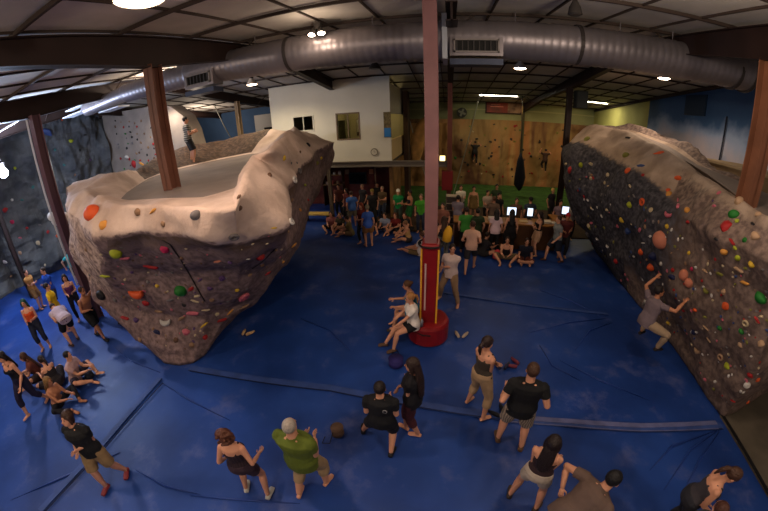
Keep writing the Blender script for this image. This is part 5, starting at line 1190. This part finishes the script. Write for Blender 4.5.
# ------------------------------------------------------------------ things lying on the mats
def floor_xy(px, py): p = fl(px, py, .02); return p.x, p.y
def chalk_bag(px, py, rgb, label, sc=1.0, cat='chalk bag'):
    x, y = floor_xy(px, py); o = empty('chalk_bag', (x, y, .0), rnd.uniform(0, 6)); tag(o, label, cat)
    MB().tube([(0, 0, 0), (0, 0, .02), (0, 0, .14), (0, 0, .18), (0, 0, .1)], [.06*sc, .09*sc, .085*sc, .092*sc, .075*sc], 16).build('pouch', mat('bag_%d_%d_%d' % rgb, rgb, rough=.8, bump=.3), o, smooth=True)
    MB().tube([(0, 0, .1), (0, 0, .12)], [.07*sc, .05*sc], 14).build('chalk', mat('chalk_white', (200, 196, 190)), o)
    MB().tube([(.08*sc, 0, .15), (.2*sc, .05, .03), (.26*sc, -.06, .015), (.16*sc, -.12, .015)], .008, 6).build('belt', mat('black_strap', (16, 14, 16)), o); return o
chalk_bag(338, 433, (96, 74, 60), 'brown chalk bag on the mat between the green and black shirted men', 1.2)
chalk_bag(396, 364, (40, 34, 96), 'purple blue bag on the mat left of the long haired woman', 1.7)
chalk_bag(90, 377, (24, 26, 40), 'dark chalk bag with white top on the mat beside the left floor group', 1.3)
def shoe_pair(px, py, rgb, label, rz=0.0):
    x, y = floor_xy(px, py); o = empty('climbing_shoes', (x, y, 0), rz); tag(o, label, 'shoes')
    for i, (dx, a) in enumerate(((-.09, .3), (.1, -.5))):
        mb = MB(); c_, s_ = math.cos(a), math.sin(a); D = Vector((-s_, c_, 0)); Lt = Vector((c_, s_, 0)); b0 = Vector((dx, 0, .03))
        mb.loft([(b0-D*.12+Vector((0, 0, .02)), Lt*.03, Vector((0, 0, .035))), (b0-D*.05+Vector((0, 0, .015)), Lt*.035, Vector((0, 0, .045))), (b0+D*.05, Lt*.04, Vector((0, 0, .032))), (b0+D*.13, Lt*.02, Vector((0, 0, .018)))], 10)
        mb.build('shoe', mat('shoe_%d_%d_%d' % rgb, rgb, rough=.6), o, smooth=True)
    return o
shoe_pair(461, 335, (180, 160, 140), 'pale shoes on the mat right of the red base')
shoe_pair(502, 366, (30, 32, 60), 'dark blue sandals on the mat behind the man in black and plaid')
shoe_pair(513, 364, (110, 44, 60), 'maroon sandals on the mat left of the black shirted man', 1.0)
shoe_pair(247, 333, (186, 150, 110), 'tan shoes in the dark hollow under the left boulder')
shoe_pair(498, 412, (20, 22, 30), 'dark shoes lying behind the plaid shorts man', .7)
o = empty('water_bottle', (-.42, 5.60, .52)); tag(o, 'small clear bottle on the red round base behind the seated woman', 'bottle'); MB().tube([(0, 0, 0), (0, 0, .15), (0, 0, .18), (0, 0, .2)], [.03, .03, .014, .014], 12).build('bottle_body', mat('bottle_grey', (130, 130, 140), rough=.15), o, smooth=True); MB().tube([(0, 0, .2), (0, 0, .22)], .016, 10).build('cap', M_shade, o)

# ------------------------------------------------------------------ desk, monitors, shelves at the back
M_wood = mat('honey_wood', (150, 100, 44), rough=.5, var=.2, vscale=3)
def counter(x0, x1, Y, label):
    o = empty('counter', ((x0+x1)/2, Y, 0)); tag(o, label, 'counter', 'front desk counters'); w_ = (x1-x0)/2
    box('front_panel', (-w_, -.28, 0), (w_, .3, .98), mat('counter_front', (74, 44, 20), rough=.6, var=.25, vscale=2), o); box('worktop', (-w_-.05, -.4, .98), (w_+.05, .4, 1.04), M_wood, o, bevel=.01); return o
counter(.3, 2.2, 11.75, 'wooden front desk counter, left section behind the white shirted people')
counter(2.25, 4.2, 11.75, 'wooden front desk counter, middle section below the monitors')
counter(4.25, 4.95, 12.5, 'wooden front desk counter, right section beside the right boulder')
def monitor(x, y, z, rz, label, w_=.34):
    o = empty('computer_monitor', (x, y, z), rz); tag(o, label, 'monitor', 'monitors on the front desk')
    box('casing', (-w_/2-.02, 0, .12), (w_/2+.02, .05, .46), mat('black_plastic', (18, 18, 20)), o, bevel=.008); box('screen', (-w_/2, -.006, .14), (w_/2, -.001, .44), emit('screen_white', (214, 232, 255), 1.6), o); MB().tube([(0, .03, .0), (0, .03, .14)], .025, 8).build('stand', mat('black_plastic', (18, 18, 20)), o); MB().tube([(0, .03, 0), (0, .03, .012)], .1, 16).build('foot', mat('black_plastic', (18, 18, 20)), o)
monitor(2.48, 12.0, 1.04, .0, 'glowing white monitor in the middle of the front desk'); monitor(3.2, 12.0, 1.04, -.1, 'glowing monitor partly hidden by a dark haired person', .2); monitor(4.8, 12.55, 1.04, -.2, 'glowing monitor at the right end of the desk by the boulder', .26)
q = random.Random(9)
for i, (x, rgb) in enumerate(((.6, (200, 180, 140)), (1.1, (190, 170, 150)), (1.7, (210, 200, 190)), (2.9, (180, 150, 100)), (3.8, (206, 196, 176)), (.85, (190, 170, 120)), (4.0, (210, 200, 190)))):
    lb = ['stack of cream papers at the left end of the front desk', 'small beige box on the left desk section', 'white paper pile right of the left desk section', 'tan paper tray between the monitors', 'white box on the middle desk section', 'cream tray beside the beige box on the desk', 'white paper beside the white box on the desk'][i]
    o = box('paper_stack' if i in (0, 2, 6) else 'desk_box', (x-.14, 11.55, 1.042), (x+.16, 11.8, 1.07+.05*(i % 3)), mat('paper_%d' % i, rgb), bevel=.004); tag(o, lb, 'papers' if i in (0, 2, 6) else 'box')
# pigeonhole shelf and red cabinet by the column
o = empty('shelf_unit', (.28, 13.4, 0)); tag(o, 'pale shelf unit with stacked drawers right of the pink column', 'shelves')
for k in range(5): box('shelf', (-.35, -.2, .3+k*.3), (.35, .2, .34+k*.3), mat('shelf_pale', (176, 160, 140)), o); 
for sx in (-.35, .33): box('side_panel', (sx, -.2, 0), (sx+.02, .2, 1.55), mat('shelf_grey', (120, 110, 100)), o)
for k in range(4): box('drawer', (-.3, -.22, .36+k*.3), (.3, .15, .56+k*.3), mat('drawer_dark', (60, 50, 46)), o)
o = empty('red_cabinet', (-.05, 14.0, 1.6)); tag(o, 'dark red wall cabinet right of the pink column at head height', 'cabinet'); box('body', (-.22, 0, 0), (.26, .3, .85), mat('cabinet_red', (96, 16, 18), rough=.5), o); box('door', (-.2, -.02, .03), (.24, 0, .82), mat('cabinet_red2', (110, 20, 22), rough=.4), o)
# things under the office
o = empty('television', (-5.0, 17.3, 1.2)); tag(o, 'black television on the red wall below the office', 'television'); box('casing', (-.5, -.08, 0), (.5, .08, .65), mat('black_plastic', (18, 18, 20)), o, bevel=.01); box('screen', (-.46, -.09, .04), (.46, -.081, .61), mat('screen_off', (10, 10, 12), rough=.15), o)
o = empty('wall_shelf', (-6.4, 17.2, 0)); tag(o, 'wooden wall shelf with pale goods left of the television', 'shelf')
for z in (1.2, 1.75): box('board', (-.6, -.25, z), (.55, .2, z+.04), M_wood, o)
for sx in (-.62, .55): box('side', (sx, -.25, 0), (sx+.03, .2, 2.1), mat('shelf_brown', (80, 50, 30)), o)
for i in range(7):
    x = -6.85+i*.16; z = 1.79 if i % 2 else 1.24; c_ = ((190, 150, 120), (200, 170, 130), (170, 70, 50), (210, 190, 160), (150, 110, 70), (190, 160, 140), (120, 100, 90))[i]
    lb = ['tan', 'cream', 'red', 'pale', 'brown', 'beige', 'grey'][i]
    tag(box('goods_box', (x, 17.05, z), (x+.12, 17.2, z+.14+.03*(i % 3)), mat('goods_%d' % i, c_)), '%s packet on the wooden shelf below the office' % lb, 'packet', 'packets on the wooden shelf')
for i, (x, z, c_) in enumerate(((-6.7, 2.35, (180, 150, 110)), (-5.9, 2.35, (200, 180, 120)), (-5.15, 2.32, (210, 180, 110)), (-4.5, 2.36, (180, 120, 90)), (-4.35, 1.75, (200, 130, 90)), (-5.75, 1.75, (170, 140, 120)))):
    lb = ['tan notice high at the left end of the red wall', 'cream notice above the left of the television', 'yellow notice above the television', 'brown notice above the right of the television', 'orange notice between television and door', 'grey notice left of the television'][i]
    tag(box('wall_notice', (x, 17.36, z), (x+.24, 17.4, z+.26), mat('notice_%d' % i, c_)), lb, 'notice', 'notices on the red wall')
o = empty('couch', (-6.3, 14.1, 0)); tag(o, 'low yellow topped bench at the mat edge near the office post', 'bench'); box('seat', (-.7, -.2, .34), (.7, .25, .42), mat('yellow_wood', (196, 160, 80)), o, bevel=.01); 
for sx in (-.6, .55): box('leg', (sx, -.15, 0), (sx+.05, .2, .34), mat('shelf_brown', (80, 50, 30)), o)
for x, Y, lb in ((-.55, 9.6, 'yellow bag hanging left behind the pink column'), (.02, 9.6, 'yellow bag right behind the pink column')):
    o = empty('yellow_bag', (x, Y, .95)); tag(o, lb, 'bag'); MB().tube([(0, 0, -.05), (0, 0, 0), (.03, 0, .25), (.05, 0, .42), (.04, 0, .5)], [.05, .14 if x > -.3 else .08, .15 if x > -.3 else .09, .1, .03], 12).build('sack', mat('yellow_nylon', (226, 168, 40), rough=.6, bump=.3), o, smooth=True); MB().tube([(.04, 0, .48), (.02, 0, .62)], .015, 6).build('strap', mat('black_strap', (16, 14, 16)), o)
    MB().tube([(-.1, 0, -.95), (0, 0, -.05)], .012, 6).build('stand', M_shade, o)

# ------------------------------------------------------------------ the crowd at the back
GC = 'spectators at the back of the hall'
def cp(label, px, py, yaw, pose='stand', h=1.7, **k):
    zz = {'floor': .86, 'cross_leg': .84, 'legs_out': .82, 'bench': 1.16}.get(pose, h*.93)
    if False: pass
    p = fl(px, py, zz if pose in ('floor', 'cross_leg', 'legs_out', 'bench') else h*.93)
    if -.1 < p.x < 5.1 and 11.0 < p.y < 12.5 and pose not in ('floor', 'cross_leg'):
        Y2 = 12.65 if p.y > 11.7 else 10.95; p.x *= Y2/p.y; p.y = Y2
    return person(label, (p.x, p.y), yaw, pose, h=h, group=GC, **k)
DK = (30, 28, 30); NV = (28, 32, 48); JN = (44, 50, 66)
cp('person in light blue shirt and khaki shorts standing beside the office post', 351, 193, 30, shirt=('tee', (70, 110, 180)), pants=('shorts', (120, 110, 90)), hair=('short', (60, 36, 26)))
cp('woman in blue shirt, brown skirt and beige cap standing before the office', 367, 207, 20, sex='f', shirt=('tee', (60, 96, 180)), pants=('skirt', (150, 104, 60)), hair=('cap', (130, 120, 100)))
cp('woman with long auburn hair in dark red top left of the blue shirted woman', 361, 205, 160, sex='f', shirt=('tee', (100, 36, 30)), pants=('leggings', DK), hair=('long', (120, 50, 28)), pose='talk')
cp('person in olive cap and black shirt standing below the television', 372, 191, 180, shirt=('tee', DK), pants=('pants', DK), hair=('cap', (130, 112, 50)))
cp('bald man in brown shirt below the red door', 382, 188, 160, shirt=('tee', (86, 66, 44)), pants=('pants', JN), hair=('crop', (140, 120, 100)), pose='talk')
cp('person in bright green shirt and white cap right of the red door', 398, 191, 170, shirt=('tee', (24, 130, 66)), pants=('pants', (60, 70, 60)), hair=('cap', (220, 214, 200)), pose='talk')
cp('person in dark vest with bare arms next to the green shirted man', 410, 192, 120, shirt=('tank', (38, 34, 44)), pants=('shorts', (30, 90, 40)), hair=('short', (34, 24, 22)), pose='talk', skin='tan')
cp('person in lime green shirt half hidden left of the pink column', 421, 196, 180, shirt=('tee', (70, 150, 40)), pants=('pants', JN), hair=('short', (110, 90, 70)))
cp('person in dark shirt under the office beside the television', 362, 186, 150, h=1.66, shirt=('tee', (44, 40, 44)), pants=('pants', DK), hair=('short', (140, 110, 90)))
cp('person in black shirt with dark hair below the middle notices', 377, 184, 190, shirt=('long', (24, 22, 24)), pants=('pants', DK), hair=('short', (26, 20, 20)))
cp('woman in maroon shirt under the office left of the post', 346, 190, 140, sex='f', shirt=('tee', (84, 30, 30)), pants=('pants', DK), hair=('long', (40, 28, 24)))
cp('person in red shirt far left under the office shelf', 338, 186, 180, shirt=('tee', (96, 50, 40)), pants=('pants', DK), hair=('short', (50, 34, 28)))
cp('person in pale blue shirt seated on the mat left of the pink column', 386, 212, 165, 'floor', shirt=('tee', (140, 150, 176)), pants=('shorts', (50, 50, 60)))
cp('person in dark red shirt seated on the mat left of the pink column', 396, 212, 170, 'floor', shirt=('tee', (110, 30, 30)), pants=('shorts', DK), hair=('short', (90, 50, 34)))
cp('person in black shirt seated on the mat beside the dark red shirt', 405, 212, 175, 'floor', shirt=('tee', DK), pants=('pants', DK))
cp('person in tan top with bare legs seated on the mat near the pink column', 409, 221, 90, 'floor', sex='f', shirt=('tank', (190, 150, 100)), pants=('hot', (60, 50, 50)), hair=('short', (120, 84, 56)))
cp('person in white shirt sitting with legs out behind the pink column', 421, 233, 60, 'legs_out', lean=-4, shirt=('tee', (200, 190, 190)), pants=('shorts', (110, 90, 60)), hair=('short', (90, 60, 44)), hands=((-.2, .3, .1), (.2, .3, .1)))
cp('person in pink shirt seated on the mat below the office shelf', 331, 211, 190, 'floor', shirt=('tee', (150, 90, 90)), pants=('shorts', DK))
cp('person with dark hair sitting on the mat left of the blue shirted woman', 341, 212, 170, 'floor', shirt=('tee', (60, 54, 40)), pants=('shorts', (120, 90, 60)), hair=('short', (110, 84, 60)))
cp('person in khaki shirt sitting on the mat beside the backpack', 350, 216, 100, 'floor', shirt=('tee', (110, 96, 60)), pants=('shorts', (90, 70, 50)))
cp('man in white t-shirt standing behind the desk right of the pink column', 461, 187, 190, shirt=('tee', (206, 196, 180)), pants=('pants', (50, 44, 40)), hair=('short', (60, 34, 28)), pose='talk')
cp('person in tan dress standing behind the desk', 474, 188, 180, sex='f', shirt=('dress', (120, 96, 56)), pants=('skirt', (120, 96, 56)), hair=('short', (30, 24, 24)))
cp('person in pale shirt with dark hair behind the desk', 488, 192, 200, shirt=('tee', (176, 156, 140)), pants=('pants', DK), hair=('short', (34, 26, 24)), pose='talk')
cp('person in dark green shirt at the back of the desk group', 497, 186, 180, shirt=('tee', (56, 76, 50)), pants=('pants', DK), hair=('short', (24, 22, 24)))
cp('person in black shirt left of the middle monitor', 499, 195, 200, shirt=('tee', (22, 20, 24)), pants=('pants', DK), hair=('short', (22, 18, 20)))
cp('man in lavender grey shirt seen from behind left of the green t-shirt', 458, 203, -20, h=1.76, shirt=('tee', (120, 110, 124)), pants=('shorts', (60, 56, 66)), hair=('short', (28, 22, 24)), pose='talk')
cp('man in leaf green t-shirt and black trousers seen from behind', 467, 205, 0, h=1.74, shirt=('tee', (60, 132, 50)), pants=('pants', (20, 20, 22)), hair=('short', (40, 28, 24)))
cp('person in dark green shirt right of the leaf green t-shirt', 478, 211, 10, shirt=('tee', (44, 60, 34)), pants=('pants', DK), hair=('short', (36, 30, 24)))
cp('man in grey brown shirt behind the white tank top at the desk', 494, 202, -10, h=1.76, shirt=('tee', (104, 84, 72)), pants=('pants', JN), hair=('short', (80, 50, 34)))
cp('woman in white tank top and black trousers seen from behind at the desk', 497, 211, 0, sex='f', shirt=('tee', (214, 184, 190)), pants=('pants', (20, 18, 22)), hair=('long', (30, 22, 22)), hairlen=.3)
cp('woman in long black dress seen from behind in front of the desk', 513, 207, 0, sex='f', h=1.72, shirt=('dress', (18, 16, 20)), pants=('pants', (18, 16, 20)), hair=('long', (22, 18, 20)), hairlen=.9)
cp('man in slate blue shirt seen from behind at the desk', 531, 199, 10, h=1.78, shirt=('tee', (44, 54, 70)), pants=('pants', (26, 28, 36)), hair=('short', (18, 16, 18)))
cp('woman in black top and beige skirt holding her arms at the desk', 541, 212, 90, sex='f', shirt=('tank', (28, 24, 24)), pants=('skirt', (180, 140, 110)), hair=('long', (40, 28, 24)), hairlen=.7, pose='cross')
cp('man in grey shirt and dark shorts walking right of the seated pair', 561, 217, 100, h=1.76, shirt=('tee', (120, 124, 126)), pants=('shorts', (26, 30, 44)), hair=('short', (50, 34, 28)), pose='walk', shoes=(80, 50, 44))
cp('person in red cap and dark red shirt at the foot of the right boulder', 569, 210, 170, shirt=('tee', (84, 34, 34)), pants=('pants', DK), hair=('cap', (160, 24, 34)), pose='talk', skin='tan')
cp('person in white shirt behind the red capped man', 573, 203, 180, shirt=('tee', (190, 176, 170)), pants=('pants', DK), hair=('short', (40, 30, 26)))
cp('person with bleached hair in dark top behind the right of the desk', 553, 190, 200, sex='f', shirt=('tee', (40, 34, 40)), pants=('pants', DK), hair=('short', (226, 180, 90)))
cp('person in grey lilac shirt behind the right monitor', 561, 202, 180, shirt=('tee', (120, 100, 110)), pants=('pants', DK), hair=('short', (40, 30, 30)))
cp('person in brown shirt between the middle monitors', 517, 200, 180, shirt=('tee', (90, 66, 54)), pants=('pants', DK), hair=('short', (60, 44, 36)))
cp('person in black shirt and shorts seated on the mat, left of the seated pair', 508, 236, 170, 'floor', shirt=('tank', (26, 20, 26)), pants=('shorts', (110, 96, 70)), hair=('short', (50, 34, 28)), face=True)
cp('person in navy shirt seated cross legged, right of the seated pair', 527, 238, 175, 'cross_leg', shirt=('tee', (26, 28, 44)), pants=('shorts', (100, 50, 40)), hair=('short', (60, 40, 32)), face=True)
cp('man in pale peach t-shirt and grey shorts walking away behind the white shirt', 473, 223, -10, h=1.76, shirt=('tee', (212, 168, 146)), pants=('shorts', (50, 48, 52)), hair=('short', (62, 36, 26)), pose='walk', hands=((-.28, .12, .1), (.22, .06, .1)))
cp('person with black and white checked trousers behind the pink column', 444, 219, 10, sex='f', shirt=('tank', (40, 36, 40)), pants=('pants', (110, 110, 106), 'plaid'), hair=('long', (60, 40, 30)))
cp('person in brown and white shirt right of the shelf unit', 443, 205, 160, shirt=('tee', (130, 80, 66)), pants=('pants', DK), hair=('short', (50, 36, 30)))
cp('person with curly hair seated on the mat behind the peach t-shirt', 484, 233, -60, 'floor', shirt=('tee', (40, 36, 40)), pants=('hot', (40, 36, 36)))
# climbers on the painted back wall
for px, py, lb, c_ in ((475, 152, 'small dark figure climbing the ochre back wall near the slanting rope', (30, 26, 26)), (545, 160, 'small dark figure climbing the ochre back wall right of the hanging bag', (60, 40, 32))):
    p = aty(px, py, 23.0); person(lb, (p.x, p.y, p.z-.9), 0, h=1.7, shirt=('tee', c_), pants=('pants', (30, 28, 30)), hands=((-.3, .25, .7), (.3, .25, .6)), ankle_z=(.3, .1), poles=((-1, 0, -.3), (1, 0, -.3)), skin='tan')
# small things on the mats among the crowd
for px, py, c_, lb in ((497, 258, (190, 60, 70), 'pink and red bag on the mat left of the seated pair'), (371, 212, (120, 30, 30), 'dark red backpack carried low beside the blue shirted woman')):
    x, y = floor_xy(px, py); o = empty('backpack', (x, y, 0)); tag(o, lb, 'backpack'); MB().tube([(0, 0, 0), (0, 0, .03), (0, 0, .2), (0, 0, .3), (0, 0, .34)], [.1, .17, .16, .11, .03], 12).build('bag_body', mat('bagc_%d' % c_[0], c_, rough=.8, bump=.4), o, smooth=True); MB().tube([(0, -.16, .05), (0, -.2, .15), (0, -.12, .28)], .015, 6).build('strap', mat('black_strap', (16, 14, 16)), o)
# yellow pads in view near the desk's foot are part of the counter; white t-shirt rack behind the desk
bpy.context.view_layer.update()
